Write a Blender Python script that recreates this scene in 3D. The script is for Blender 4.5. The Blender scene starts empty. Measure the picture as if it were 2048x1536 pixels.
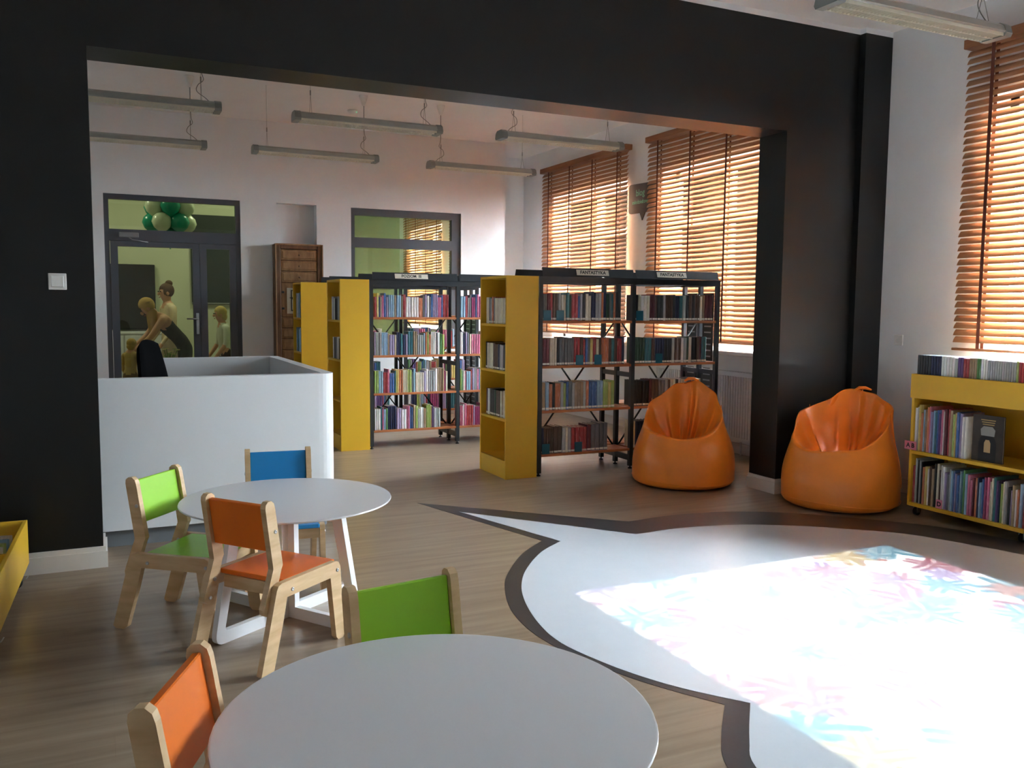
import bpy, bmesh, math, random
from mathutils import Vector, Matrix
from math import sin, cos, pi, radians as R
random.seed(7)
S = bpy.context.scene
C = S.collection

# ------------------------------------------------------------------ camera
FPX, YAW, PITCH, ROLL, CAM_H = 1736.66, 0.4417, 0.0886, 0.0082, 1.4
cam_d = bpy.data.cameras.new('camera'); cam = bpy.data.objects.new('camera', cam_d); C.objects.link(cam)
fw = Vector((sin(YAW)*cos(PITCH), cos(YAW)*cos(PITCH), -sin(PITCH)))
rt0 = Vector((cos(YAW), -sin(YAW), 0)); up0 = rt0.cross(fw)
rt = rt0*cos(ROLL) + up0*sin(ROLL); up = -rt0*sin(ROLL) + up0*cos(ROLL)
cam.matrix_world = Matrix(((rt.x, up.x, -fw.x, 0), (rt.y, up.y, -fw.y, 0), (rt.z, up.z, -fw.z, CAM_H), (0, 0, 0, 1)))
cam_d.sensor_width = 36; cam_d.lens = FPX/2048*36; cam_d.clip_start = .05; cam_d.clip_end = 500
S.camera = cam

# ------------------------------------------------------------------ world, exposure
w = bpy.data.worlds.new('sky'); S.world = w; w.use_nodes = True
bg = w.node_tree.nodes['Background']; bg.inputs[0].default_value = (.78, .89, 1.0, 1); bg.inputs[1].default_value = 150.0
S.view_settings.view_transform = 'Standard'; S.view_settings.look = 'None'
S.view_settings.gamma = 1; S.view_settings.use_curve_mapping = False
S.view_settings.exposure = 0.5
S.cycles.max_bounces = 9; S.cycles.diffuse_bounces = 5; S.cycles.glossy_bounces = 4; S.cycles.transparent_max_bounces = 16
S.cycles.sample_clamp_indirect = 0; S.cycles.caustics_reflective = False; S.cycles.caustics_refractive = False

# main dimensions (metres; camera stands at the origin, X to the window wall, Y into the depth)
YW, YB, ZL, ZC, XR, XL, XJ, YF = 5.031, 5.323, 2.703, 3.52, 5.566, -.025, 4.596, 10.526
WINDOWS = [(8.68, 10.5), (6.16, 7.98), (2.26, 4.10), (14.75, 16.5), (12.0, 14.0)]
ZW0, ZW1 = 1.0, 2.87

def portal(y0, y1):
    d = bpy.data.lights.new('window_portal', 'AREA'); d.shape = 'RECTANGLE'; d.size = ZW1-ZW0; d.size_y = y1-y0
    d.cycles.is_portal = True
    o = bpy.data.objects.new('window_portal', d); C.objects.link(o)
    o.location = (5.84, (y0+y1)/2, (ZW0+ZW1)/2); o.rotation_euler = (0, R(90), 0)
for a, b in WINDOWS: portal(a, b)

# floor projector: a ceiling lamp that throws a picture of autumn leaves on the white floor
def projector():
    d = bpy.data.lights.new('leaf_projector', 'SPOT'); d.energy = 2000; d.spot_size = R(75); d.spot_blend = 0.02; d.shadow_soft_size = .015
    d.use_nodes = True; nt = d.node_tree; N = nt.nodes; L = nt.links
    em = N['Emission']
    tc = N.new('ShaderNodeTexCoord'); sp = N.new('ShaderNodeSeparateXYZ'); L.new(tc.outputs['Normal'], sp.inputs[0])
    def M(op, a, b=None, c=None):
        n = N.new('ShaderNodeMath'); n.operation = op
        for i, x in enumerate((a, b, c)):
            if x is None: continue
            if isinstance(x, (int, float)): n.inputs[i].default_value = x
            else: L.new(x, n.inputs[i])
        return n.outputs[0]
    z = M('ABSOLUTE', sp.outputs[2])
    u = M('DIVIDE', sp.outputs[0], z); v = M('DIVIDE', sp.outputs[1], z)
    HU, HV = 1.075/3.3, 1.42/3.3
    def soft(x, h): # 1 inside, 0 outside, thin soft edge
        n = N.new('ShaderNodeMapRange'); n.inputs[1].default_value = h; n.inputs[2].default_value = h-.006
        L.new(M('ABSOLUTE', x), n.inputs[0]); return n.outputs[0]
    mask = M('MULTIPLY', soft(u, HU), soft(v, HV))
    cb = N.new('ShaderNodeCombineXYZ'); L.new(u, cb.inputs[0]); L.new(v, cb.inputs[1])
    col = None
    def leaves(scale, seed, size):
        mp = N.new('ShaderNodeMapping'); mp.inputs['Location'].default_value = (seed*.37, seed*.61, 0); L.new(cb.outputs[0], mp.inputs[0])
        vo = N.new('ShaderNodeTexVoronoi'); vo.voronoi_dimensions = '2D'; vo.inputs['Scale'].default_value = scale; vo.inputs['Randomness'].default_value = .8
        L.new(mp.outputs[0], vo.inputs['Vector'])
        sb = N.new('ShaderNodeVectorMath'); sb.operation = 'SUBTRACT'; L.new(mp.outputs[0], sb.inputs[0]); L.new(vo.outputs['Position'], sb.inputs[1])
        s2 = N.new('ShaderNodeSeparateXYZ'); L.new(sb.outputs[0], s2.inputs[0])
        sc = N.new('ShaderNodeSeparateColor'); L.new(vo.outputs['Color'], sc.inputs[0])
        th = M('ADD', M('ARCTAN2', s2.outputs[1], s2.outputs[0]), M('MULTIPLY', sc.outputs[2], 6.28))
        r = M('SQRT', M('ADD', M('MULTIPLY', s2.outputs[0], s2.outputs[0]), M('MULTIPLY', s2.outputs[1], s2.outputs[1])))
        lobe = M('ADD', M('POWER', M('ABSOLUTE', M('COSINE', M('MULTIPLY', th, 2.5))), .6), M('MULTIPLY', M('ABSOLUTE', M('SINE', M('MULTIPLY', th, 7.5))), .22))
        rad = M('MULTIPLY', M('ADD', M('MULTIPLY', lobe, .62), .22), size/scale)
        ins = M('LESS_THAN', r, rad)
        vein = M('LESS_THAN', M('ABSOLUTE', M('SINE', M('MULTIPLY', th, 2.5))), .06)
        return ins, sc.outputs[0], vein
    base = (1.0, .96, .88)
    prev = None
    for scale, seed, size in ((6.5, 1.0, .50), (8.0, 5.3, .44), (9.5, 9.1, .36)):
        ins, rnd, vein = leaves(scale, seed, size)
        cr = N.new('ShaderNodeValToRGB'); cr.color_ramp.interpolation = 'CONSTANT'
        e = cr.color_ramp.elements
        cols = [(0, (.13, .015, .035)), (.2, (.20, .15, .04)), (.4, (.02, .11, .14)), (.58, (.10, .05, .14)), (.72, (.34, .30, .16)), (.86, (.16, .05, .035))]
        e[0].position = 0; e[0].color = (*cols[0][1], 1); e[1].position = .2; e[1].color = (*cols[1][1], 1)
        for p, c_ in cols[2:]:
            k = e.new(p); k.color = (*c_, 1)
        L.new(rnd, cr.inputs[0])
        mv = N.new('ShaderNodeMix'); mv.data_type = 'RGBA'; mv.inputs[7].default_value = (1, 1, .9, 1); L.new(cr.outputs[0], mv.inputs[6]); L.new(vein, mv.inputs[0])
        mx = N.new('ShaderNodeMix'); mx.data_type = 'RGBA'; L.new(ins, mx.inputs[0]); L.new(mv.outputs[2], mx.inputs[7])
        if prev is None: mx.inputs[6].default_value = (*base, 1)
        else: L.new(prev, mx.inputs[6])
        prev = mx.outputs[2]
    mm = N.new('ShaderNodeMix'); mm.data_type = 'RGBA'; mm.inputs[6].default_value = (0, 0, 0, 1); L.new(mask, mm.inputs[0]); L.new(prev, mm.inputs[7])
    L.new(mm.outputs[2], em.inputs[0]); em.inputs[1].default_value = 1
    o = bpy.data.objects.new('leaf_projector', d); C.objects.link(o); o.location = (3.13, 2.22, 3.3)
projector()

# ------------------------------------------------------------------ helpers
def lin(r, g, b):
    f = lambda c: (c/255/12.92 if c/255 <= .04045 else ((c/255+.055)/1.055)**2.4)
    return (f(r), f(g), f(b), 1)

def mat(name, rgb, rough=.5, metal=0, spec=.5, noise=0, nscale=20, bump=0, bscale=60, stretch=(1, 1, 1), coat=0, alpha=None):
    m = bpy.data.materials.new(name); m.use_nodes = True; nt = m.node_tree; b = nt.nodes['Principled BSDF']
    col = lin(*rgb) if max(rgb) > 1 else (*rgb, 1)
    b.inputs['Base Color'].default_value = col; b.inputs['Roughness'].default_value = rough; b.inputs['Metallic'].default_value = metal
    b.inputs['Specular IOR Level'].default_value = spec; b.inputs['Coat Weight'].default_value = coat
    m.diffuse_color = col
    if noise or bump:
        tc = nt.nodes.new('ShaderNodeTexCoord'); mp = nt.nodes.new('ShaderNodeMapping'); mp.inputs['Scale'].default_value = stretch
        nt.links.new(tc.outputs['Object'], mp.inputs[0])
    if noise:
        n = nt.nodes.new('ShaderNodeTexNoise'); n.inputs['Scale'].default_value = nscale; n.inputs['Detail'].default_value = 5; n.inputs['Roughness'].default_value = .6
        nt.links.new(mp.outputs[0], n.inputs[0])
        r = nt.nodes.new('ShaderNodeValToRGB'); r.color_ramp.elements[0].position = .3; r.color_ramp.elements[1].position = .7
        r.color_ramp.elements[0].color = tuple(c*(1-noise) for c in col[:3])+(1,); r.color_ramp.elements[1].color = tuple(min(1, c*(1+noise)) for c in col[:3])+(1,)
        nt.links.new(n.outputs['Fac'], r.inputs[0]); nt.links.new(r.outputs[0], b.inputs['Base Color'])
    if bump:
        n2 = nt.nodes.new('ShaderNodeTexNoise'); n2.inputs['Scale'].default_value = bscale; n2.inputs['Detail'].default_value = 4
        nt.links.new(mp.outputs[0], n2.inputs[0])
        bp = nt.nodes.new('ShaderNodeBump'); bp.inputs['Strength'].default_value = bump; bp.inputs['Distance'].default_value = .01
        nt.links.new(n2.outputs['Fac'], bp.inputs['Height']); nt.links.new(bp.outputs[0], b.inputs['Normal'])
    return m

def glass_mat(name, tint, refl=1.0):
    m = bpy.data.materials.new(name); m.use_nodes = True; nt = m.node_tree; nt.nodes.clear()
    out = nt.nodes.new('ShaderNodeOutputMaterial'); mx = nt.nodes.new('ShaderNodeMixShader'); fr = nt.nodes.new('ShaderNodeFresnel'); fr.inputs[0].default_value = 1.5
    t = nt.nodes.new('ShaderNodeBsdfTransparent'); t.inputs[0].default_value = (*tint, 1); g = nt.nodes.new('ShaderNodeBsdfGlossy'); g.inputs['Roughness'].default_value = .02
    nt.links.new(fr.outputs[0], mx.inputs[0]); nt.links.new(t.outputs[0], mx.inputs[1]); nt.links.new(g.outputs[0], mx.inputs[2]); nt.links.new(mx.outputs[0], out.inputs[0])
    return m

def floor_mat():
    m = mat('wood_vinyl_floor', (150, 130, 108), rough=.30, spec=.5); nt = m.node_tree; b = nt.nodes['Principled BSDF']
    tc = nt.nodes.new('ShaderNodeTexCoord')
    def ramp(src, stops):
        r = nt.nodes.new('ShaderNodeValToRGB'); e = r.color_ramp.elements
        e[0].position, e[0].color = stops[0][0], lin(*stops[0][1]); e[1].position, e[1].color = stops[-1][0], lin(*stops[-1][1])
        for p, c_ in stops[1:-1]:
            k = e.new(p); k.color = lin(*c_)
        nt.links.new(src, r.inputs[0]); return r.outputs[0]
    mp = nt.nodes.new('ShaderNodeMapping'); mp.inputs['Scale'].default_value = (1.0, 13, 1); nt.links.new(tc.outputs['Object'], mp.inputs[0])
    n = nt.nodes.new('ShaderNodeTexNoise'); n.inputs['Scale'].default_value = 1.6; n.inputs['Detail'].default_value = 6; n.inputs['Distortion'].default_value = .4; nt.links.new(mp.outputs[0], n.inputs[0])
    c1 = ramp(n.outputs['Fac'], [(.22, (124, 104, 85)), (.5, (144, 124, 104)), (.78, (160, 141, 120))])
    bk = nt.nodes.new('ShaderNodeTexBrick'); bk.inputs['Scale'].default_value = 1; bk.inputs['Brick Width'].default_value = 1.2; bk.inputs['Row Height'].default_value = .15
    bk.inputs['Mortar Size'].default_value = .001; bk.inputs['Color1'].default_value = (1, 1, 1, 1); bk.inputs['Color2'].default_value = (.94, .94, .94, 1); bk.inputs['Mortar'].default_value = (.86, .86, .86, 1)
    nt.links.new(tc.outputs['Object'], bk.inputs['Vector'])
    mx = nt.nodes.new('ShaderNodeMix'); mx.data_type = 'RGBA'; mx.blend_type = 'MULTIPLY'; mx.inputs[0].default_value = 1
    nt.links.new(c1, mx.inputs[6]); nt.links.new(bk.outputs['Color'], mx.inputs[7]); nt.links.new(mx.outputs[2], b.inputs['Base Color'])
    bp = nt.nodes.new('ShaderNodeBump'); bp.inputs['Strength'].default_value = .08; bp.inputs['Distance'].default_value = .004
    nt.links.new(n.outputs['Fac'], bp.inputs['Height']); nt.links.new(bp.outputs[0], b.inputs['Normal'])
    return m

def wood_mat(name, c0, c1, scale=6, stretch=(1, 1, 8), rough=.45):
    m = mat(name, c0, rough=rough); nt = m.node_tree; b = nt.nodes['Principled BSDF']
    tc = nt.nodes.new('ShaderNodeTexCoord'); mp = nt.nodes.new('ShaderNodeMapping'); mp.inputs['Scale'].default_value = stretch; nt.links.new(tc.outputs['Object'], mp.inputs[0])
    n = nt.nodes.new('ShaderNodeTexNoise'); n.inputs['Scale'].default_value = scale; n.inputs['Detail'].default_value = 5; n.inputs['Distortion'].default_value = .3; nt.links.new(mp.outputs[0], n.inputs[0])
    r = nt.nodes.new('ShaderNodeValToRGB'); r.color_ramp.elements[0].position = .3; r.color_ramp.elements[1].position = .72
    r.color_ramp.elements[0].color = lin(*c0); r.color_ramp.elements[1].color = lin(*c1); nt.links.new(n.outputs['Fac'], r.inputs[0]); nt.links.new(r.outputs[0], b.inputs['Base Color'])
    return m

def book_mat(name, attr=None):
    """cover: the book's own colour with printed bands and lettering-like marks along the spine"""
    m = mat(name, (120, 120, 120), rough=.42); nt = m.node_tree; N = nt.nodes; L = nt.links; b = N['Principled BSDF']
    if attr: src = N.new('ShaderNodeVertexColor'); src.layer_name = attr; colo = src.outputs[0]
    else: src = N.new('ShaderNodeObjectInfo'); colo = src.outputs['Color']
    geo = N.new('ShaderNodeNewGeometry')
    mp = N.new('ShaderNodeMapping'); mp.inputs['Scale'].default_value = (9, 9, 1.0)
    if attr: L.new(geo.outputs['Position'], mp.inputs[0])
    else:
        tc = N.new('ShaderNodeTexCoord'); L.new(geo.outputs['Position'], mp.inputs[0])
    n = N.new('ShaderNodeTexNoise'); n.inputs['Scale'].default_value = 14; n.inputs['Detail'].default_value = 3; L.new(mp.outputs[0], n.inputs[0])
    r = N.new('ShaderNodeValToRGB'); r.color_ramp.elements[0].position = .56; r.color_ramp.elements[1].position = .60
    r.color_ramp.elements[0].color = (0, 0, 0, 1); r.color_ramp.elements[1].color = (1, 1, 1, 1); L.new(n.outputs['Fac'], r.inputs[0])
    n3 = N.new('ShaderNodeTexNoise'); n3.inputs['Scale'].default_value = 22; L.new(geo.outputs['Position'], n3.inputs[0])
    hs = N.new('ShaderNodeHueSaturation'); hs.inputs['Value'].default_value = 1.9; hs.inputs['Saturation'].default_value = .55; L.new(colo, hs.inputs['Color'])
    h2 = N.new('ShaderNodeHueSaturation'); h2.inputs['Value'].default_value = .45; L.new(colo, h2.inputs['Color'])
    pick = N.new('ShaderNodeMix'); pick.data_type = 'RGBA'; L.new(n3.outputs['Fac'], pick.inputs[0]); L.new(hs.outputs[0], pick.inputs[6]); L.new(h2.outputs[0], pick.inputs[7])
    fac = N.new('ShaderNodeMath'); fac.operation = 'MULTIPLY'; fac.inputs[1].default_value = .7; L.new(r.outputs[0], fac.inputs[0])
    mx = N.new('ShaderNodeMix'); mx.data_type = 'RGBA'; L.new(fac.outputs[0], mx.inputs[0]); L.new(colo, mx.inputs[6]); L.new(pick.outputs[2], mx.inputs[7])
    L.new(mx.outputs[2], b.inputs['Base Color'])
    return m

class MB:
    def __init__(s): s.v = []; s.f = []; s.mi = []; s.m = 0; s.sm = []
    def add(s, vs, fs, smooth=False):
        o = len(s.v); s.v += [tuple(v) for v in vs]
        for f in fs: s.f.append([i+o for i in f]); s.mi.append(s.m); s.sm.append(smooth)
        return s
    def box(s, x0, x1, y0, y1, z0, z1, M=None):
        vs = [Vector((x, y, z)) for z in (z0, z1) for y in (y0, y1) for x in (x0, x1)]
        if M: vs = [M @ v for v in vs]
        return s.add(vs, [(0, 2, 3, 1), (4, 5, 7, 6), (0, 1, 5, 4), (2, 6, 7, 3), (0, 4, 6, 2), (1, 3, 7, 5)])
    def cbox(s, x0, x1, y0, y1, z0, z1, c=.004):
        """box with chamfered edges"""
        bm = bmesh.new(); bmesh.ops.create_cube(bm, size=1)
        for v in bm.verts: v.co = Vector(((x0+x1)/2+v.co.x*(x1-x0), (y0+y1)/2+v.co.y*(y1-y0), (z0+z1)/2+v.co.z*(z1-z0)))
        bmesh.ops.bevel(bm, geom=bm.edges[:], offset=c, segments=1, affect='EDGES')
        bm.verts.index_update(); s.add([v.co.copy() for v in bm.verts], [[v.index for v in f.verts] for f in bm.faces]); bm.free(); return s
    def prism(s, poly, h0, h1, axis='Z', M=None, holes=False):
        """extrude a 2D polygon; axis is the extrusion direction"""
        def P(a, b, h): return Vector((a, b, h)) if axis == 'Z' else (Vector((a, h, b)) if axis == 'Y' else Vector((h, a, b)))
        n = len(poly); vs = [P(a, b, h0) for a, b in poly]+[P(a, b, h1) for a, b in poly]
        if M: vs = [M @ v for v in vs]
        area = sum(poly[i][0]*poly[(i+1) % n][1]-poly[(i+1) % n][0]*poly[i][1] for i in range(n))
        flip = (area < 0) ^ (axis == 'Y')
        top = list(range(n, 2*n)); bot = list(range(n))[::-1]; side = [(i, (i+1) % n, n+(i+1) % n, n+i) for i in range(n)]
        fs = [bot, top]+side
        if flip: fs = [list(f)[::-1] for f in fs]
        return s.add(vs, fs)
    def lathe(s, prof, seg=24, c=(0, 0, 0), M=None, smooth=True):
        vs = []; n = len(prof)
        for k in range(seg):
            a = 2*pi*k/seg
            for r, z in prof: vs.append(Vector((c[0]+r*cos(a), c[1]+r*sin(a), c[2]+z)))
        if M: vs = [M @ v for v in vs]
        fs = []
        for k in range(seg):
            k2 = (k+1) % seg
            for i in range(n-1):
                if prof[i][0] < 1e-6 and prof[i+1][0] < 1e-6: continue
                fs.append((k*n+i, k2*n+i, k2*n+i+1, k*n+i+1))
        return s.add(vs, fs, smooth)
    def tube(s, pts, r, seg=6, smooth=True):
        pts = [Vector(p) for p in pts]; vs = []
        for i, p in enumerate(pts):
            t = (pts[min(i+1, len(pts)-1)]-pts[max(i-1, 0)]).normalized()
            a = t.orthogonal().normalized() if abs(t.z) > .95 else t.cross(Vector((0, 0, 1))).normalized(); b = t.cross(a)
            rr = r[i] if isinstance(r, (list, tuple)) else r
            for k in range(seg): vs.append(p+a*(rr*cos(2*pi*k/seg))+b*(rr*sin(2*pi*k/seg)))
        fs = [(i*seg+k, i*seg+(k+1) % seg, (i+1)*seg+(k+1) % seg, (i+1)*seg+k) for i in range(len(pts)-1) for k in range(seg)]
        fs += [list(range(seg))[::-1], [(len(pts)-1)*seg+k for k in range(seg)]]
        return s.add(vs, fs, smooth)
    def mesh(s, name, mats):
        me = bpy.data.meshes.new(name); me.from_pydata(s.v, [], s.f)
        for m in (mats if isinstance(mats, (list, tuple)) else [mats]): me.materials.append(m)
        me.polygons.foreach_set('material_index', s.mi); me.polygons.foreach_set('use_smooth', s.sm); me.update()
        bm = bmesh.new(); bm.from_mesh(me); bmesh.ops.recalc_face_normals(bm, faces=bm.faces[:]); bm.to_mesh(me); bm.free()
        return me
    def build(s, name, mats, parent=None, world=False):
        return link(name, s.mesh(name, mats), parent, world)

def link(name, me, parent=None, world=False, loc=None):
    o = bpy.data.objects.new(name, me); C.objects.link(o)
    if parent is not None:
        o.parent = parent
        if world:
            p = parent; off = Vector((0, 0, 0))
            while p is not None: off += p.location; p = p.parent
            o.location = -off
    if loc is not None: o.location = loc
    return o
def tag(o, label, cat, group=None):
    o['label'] = label; o['category'] = cat
    if group: o['group'] = group
    return o
def thing(name, label, cat, loc=(0, 0, 0), rotz=0, group=None):
    o = bpy.data.objects.new(name, None); C.objects.link(o); o.empty_display_size = .1
    o.location = loc; o.rotation_euler = (0, 0, rotz); return tag(o, label, cat, group)
def struct(o): o['kind'] = 'structure'; return o
def sempty(name, loc):
    o = bpy.data.objects.new(name, None); C.objects.link(o); o.location = loc; return struct(o)
def copy_tree(o, parent=None):
    c = o.copy(); C.objects.link(c); c.parent = parent
    for ch in list(o.children): copy_tree(ch, c)
    return c
def rounded(poly, r, seg=4):
    """round the corners of a polygon; r may be a list"""
    out = []; n = len(poly)
    for i in range(n):
        p = Vector(poly[i]); a = Vector(poly[i-1]); b = Vector(poly[(i+1) % n]); rr = r[i] if isinstance(r, (list, tuple)) else r
        if rr <= 0: out.append(tuple(p)); continue
        da = (a-p); db = (b-p); rr = min(rr, da.length*.49, db.length*.49)
        p0 = p+da.normalized()*rr; p1 = p+db.normalized()*rr
        for k in range(seg+1):
            t = k/seg; out.append(tuple(p0*(1-t)**2+p*2*t*(1-t)+p1*t*t))
    return out
def smooth_path(pts, sub=6):
    out = []
    for i in range(len(pts)-1):
        p0, p1, p2, p3 = (Vector(pts[max(i-1, 0)]), Vector(pts[i]), Vector(pts[i+1]), Vector(pts[min(i+2, len(pts)-1)]))
        for k in range(sub):
            t = k/sub
            out.append(tuple(.5*((2*p1)+(p2-p0)*t+(2*p0-5*p1+4*p2-p3)*t*t+(3*p1-p0-3*p2+p3)*t**3)))
    out.append(tuple(pts[-1])); return out
def text_obj(name, body, size, parent, M, m, shear=0, bold=0, align='CENTER', world=False):
    cu = bpy.data.curves.new('t', 'FONT'); cu.body = body; cu.size = size; cu.align_x = align; cu.align_y = 'CENTER'; cu.extrude = .0006; cu.shear = shear; cu.offset = bold; cu.resolution_u = 3
    t = bpy.data.objects.new('t', cu); C.objects.link(t); dg = bpy.context.evaluated_depsgraph_get()
    me = bpy.data.meshes.new_from_object(t.evaluated_get(dg)); bpy.data.objects.remove(t); bpy.data.curves.remove(cu)
    me.transform(M); me.name = name; me.materials.clear(); me.materials.append(m)
    return link(name, me, parent, world)
ORD = 'zeroth first second third fourth fifth sixth seventh eighth ninth tenth eleventh twelfth thirteenth fourteenth fifteenth sixteenth seventeenth eighteenth nineteenth'.split()
def ordinal(n):
    if n < 20: return ORD[n]
    t = {2: 'twent', 3: 'thirt', 4: 'fort', 5: 'fift'}[n//10]
    return t+'ieth' if n % 10 == 0 else t+'y-'+ORD[n % 10]

# ------------------------------------------------------------------ materials
M = {}
M['white_wall'] = mat('white_wall_paint', (234, 236, 238), .8, noise=.02, nscale=3, bump=.03, bscale=90)
M['ceiling'] = mat('ceiling_paint', (238, 238, 236), .85, noise=.02, nscale=2)
M['black'] = mat('black_wall_paint', (15, 16, 18), .40, spec=.5, noise=.1, nscale=4, bump=.05, bscale=120)
M['hall_wall'] = mat('pale_green_wall', (212, 214, 184), .8, noise=.03, nscale=2)
M['hall_green'] = mat('green_wall', (176, 188, 162), .8)
M['floor'] = floor_mat()
M['bubble_white'] = mat('white_floor_vinyl', (202, 206, 212), .22, noise=.015, nscale=8)
M['bubble_dark'] = mat('charcoal_floor_vinyl', (58, 56, 58), .28, noise=.12, nscale=40)
M['trim'] = mat('white_trim', (224, 218, 212), .4)
M['white_lacquer'] = mat('white_lacquer', (228, 228, 230), .3, spec=.5)
M['table_top'] = mat('white_table_laminate', (206, 205, 208), .32, spec=.5)
M['counter'] = mat('white_counter_laminate', (226, 228, 230), .38, spec=.45)
M['plinth'] = mat('grey_plinth', (116, 120, 124), .45)
M['beech'] = wood_mat('beech_plywood', (196, 160, 116), (222, 190, 148), 5, (1.2, 1.2, 6), .42)
for n, c_ in dict(orange=(236, 116, 26), green=(150, 206, 48), blue=(28, 132, 196)).items(): M['seat_'+n] = mat(n+'_lacquer', c_, .35, noise=.03, nscale=6)
M['steel'] = mat('steel_screw', (190, 190, 190), .3, metal=1)
M['yellow'] = mat('yellow_laminate', (226, 178, 48), .4, noise=.03, nscale=3)
M['rack'] = mat('dark_grey_metal', (52, 56, 60), .38, metal=.3, noise=.08, nscale=12)
M['rack_black'] = mat('black_metal', (26, 26, 28), .4, metal=.2)
M['shelf_wood'] = wood_mat('shelf_board', (160, 92, 52), (190, 118, 72), 5, (1, 8, 8), .45)
M['slat'] = wood_mat('wooden_slat', (172, 122, 86), (200, 150, 112), 4, (6, .6, 6), .38)
M['rail_wood'] = wood_mat('blind_rail', (138, 90, 58), (162, 110, 74), 4, (6, .6, 6), .4)
M['tape'] = mat('brown_ladder_tape', (104, 56, 42), .8)
M['leather'] = mat('orange_leatherette', (248, 140, 40), .34, noise=.05, nscale=7, bump=.25, bscale=9)
M['alu'] = mat('grey_aluminium', (168, 170, 164), .42, metal=.25)
M['alu_cap'] = mat('grey_plastic_cap', (138, 142, 138), .5)
M['louvre'] = mat('louvre_metal', (232, 228, 210), .35, metal=.1)
M['frame_grey'] = mat('grey_door_frame', (84, 86, 92), .45)
M['glass'] = glass_mat('green_tinted_glass', (.84, .89, .78))
M['clear_glass'] = glass_mat('window_glass', (.96, .98, .97))
M['pvc'] = mat('white_window_frame', (236, 236, 238), .35)
M['plastic_white'] = mat('white_plastic', (232, 232, 228), .35)
M['radiator'] = mat('white_radiator', (226, 228, 230), .35)
M['old_wood'] = wood_mat('old_pine', (124, 88, 54), (156, 116, 76), 5, (6, 6, 1.5), .6)
M['old_wood_dark'] = wood_mat('old_pine_dark', (92, 62, 38), (120, 84, 54), 5, (6, 6, 1.5), .6)
M['paper'] = mat('paper', (226, 220, 206), .8)
M['ink'] = mat('black_ink', (20, 20, 22), .6)
M['pages'] = mat('page_edges', (214, 204, 184), .85, noise=.06, nscale=60, stretch=(8, 8, .5))
M['cover'] = book_mat('book_cover')
M['cover_mass'] = book_mat('book_cover_far', 'Col')
M['sticker'] = mat('spine_sticker', (232, 228, 214), .6)
M['teal'] = mat('teal_metal', (20, 92, 112), .4)
M['pink_tag'] = mat('pink_letter_tag', (218, 130, 150), .6)
M['sign_dark'] = mat('dark_brown_board', (62, 50, 46), .5)
M['sign_green'] = mat('pale_green_lettering', (130, 196, 160), .5)
M['rubber'] = mat('black_rubber', (18, 18, 18), .6)
M['fabric_black'] = mat('black_fabric', (6, 6, 7), .95, spec=.03, bump=.15, bscale=300)

# ================================================================== SETTING
m_ = MB(); m_.box(-3.2, 5.566, -1.8, 17.4, -.12, 0); floor = struct(m_.build('floor', M['floor']))
# the speech-bubble inlay: a dark band around a white field, cut into the floor
inner_top = [(2.176, 5.424), (2.961, 4.441)]
inner_arc = smooth_path([(2.961, 4.441), (3.184, 4.459), (3.40, 4.447), (3.714, 4.374), (3.974, 4.244), (4.198, 4.08), (4.505, 3.795), (4.603, 3.614), (4.678, 3.424), (4.76, 3.159), (4.82, 2.6), (4.76, 1.9), (4.5, 1.2), (4.0, .62), (3.3, .3), (2.6, .38), (2.05, .75), (1.76, 1.25), (1.70, 1.65), (1.772, 1.976), (1.866, 2.117), (2.05, 2.328)], 5)
inner_left = smooth_path([(2.05, 2.328), (1.928, 2.487), (1.837, 2.643), (1.759, 2.84), (1.700, 3.094), (1.716, 3.329), (1.782, 3.6), (1.882, 3.848), (2.03, 4.086), (2.248, 4.335), (2.455, 4.489)], 5)
outer_arc = smooth_path([(3.097, 4.736), (3.408, 4.768), (3.755, 4.734), (4.055, 4.624), (4.30, 4.46), (4.55, 4.22), (4.742, 4.003), (4.87, 3.82), (4.96, 3.60), (5.03, 3.3), (5.08, 2.7), (5.0, 1.8), (4.7, 1.0), (4.1, .38), (3.3, .05), (2.5, .14), (1.9, .55), (1.6, 1.15), (1.57, 1.65), (1.692, 2.012), (1.79, 2.165), (1.959, 2.356)], 5)
outer_left = smooth_path([(1.959, 2.356), (1.86, 2.52), (1.777, 2.685), (1.71, 2.88), (1.655, 3.094), (1.647, 3.34), (1.693, 3.594), (1.804, 3.882), (1.919, 4.077), (2.133, 4.352), (2.357, 4.546)], 5)
m_ = MB(); m_.prism([(2.002, 5.796)]+outer_arc[:-1]+outer_left, -.004, .0012); m_.build('bubble_outline', M['bubble_dark'], floor)
m_ = MB(); m_.prism([(2.176, 5.424)]+inner_arc[:-1]+inner_left, -.004, .0022); m_.build('bubble_field', M['bubble_white'], floor)

m_ = MB(); m_.box(-3.2, 5.85, -1.8, 17.4, ZC, ZC+.15); struct(m_.build('ceiling', M['ceiling']))

# black wall with the wide opening, a thin white strip left under the ceiling
m_ = MB(); m_.box(-3.2, XL, YW, YB, 0, 3.48); m_.box(XL, XJ, YW, YB, ZL, 3.48); m_.box(XJ, XR, YW, YB, 0, 3.48); m_.box(5.285, XR, 4.976, YW, 0, 3.48)
m_.m = 1; m_.box(-3.2, XR, YW, YB, 3.48, ZC); m_.box(5.285, XR, 4.976, YW, 3.48, ZC)
struct(m_.build('wall_middle', [M['black'], M['white_wall']]))

# window wall, pierced by the windows
m_ = MB(); ys = sorted(WINDOWS); last = -1.8
for a, b in ys:
    m_.box(XR, 5.85, last, a, 0, ZC); m_.box(XR, 5.85, a, b, 0, ZW0-.03); m_.box(XR, 5.85, a, b, ZW1, ZC); last = b
m_.box(XR, 5.85, last, 17.4, 0, ZC); struct(m_.build('wall_right', M['white_wall']))

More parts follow.
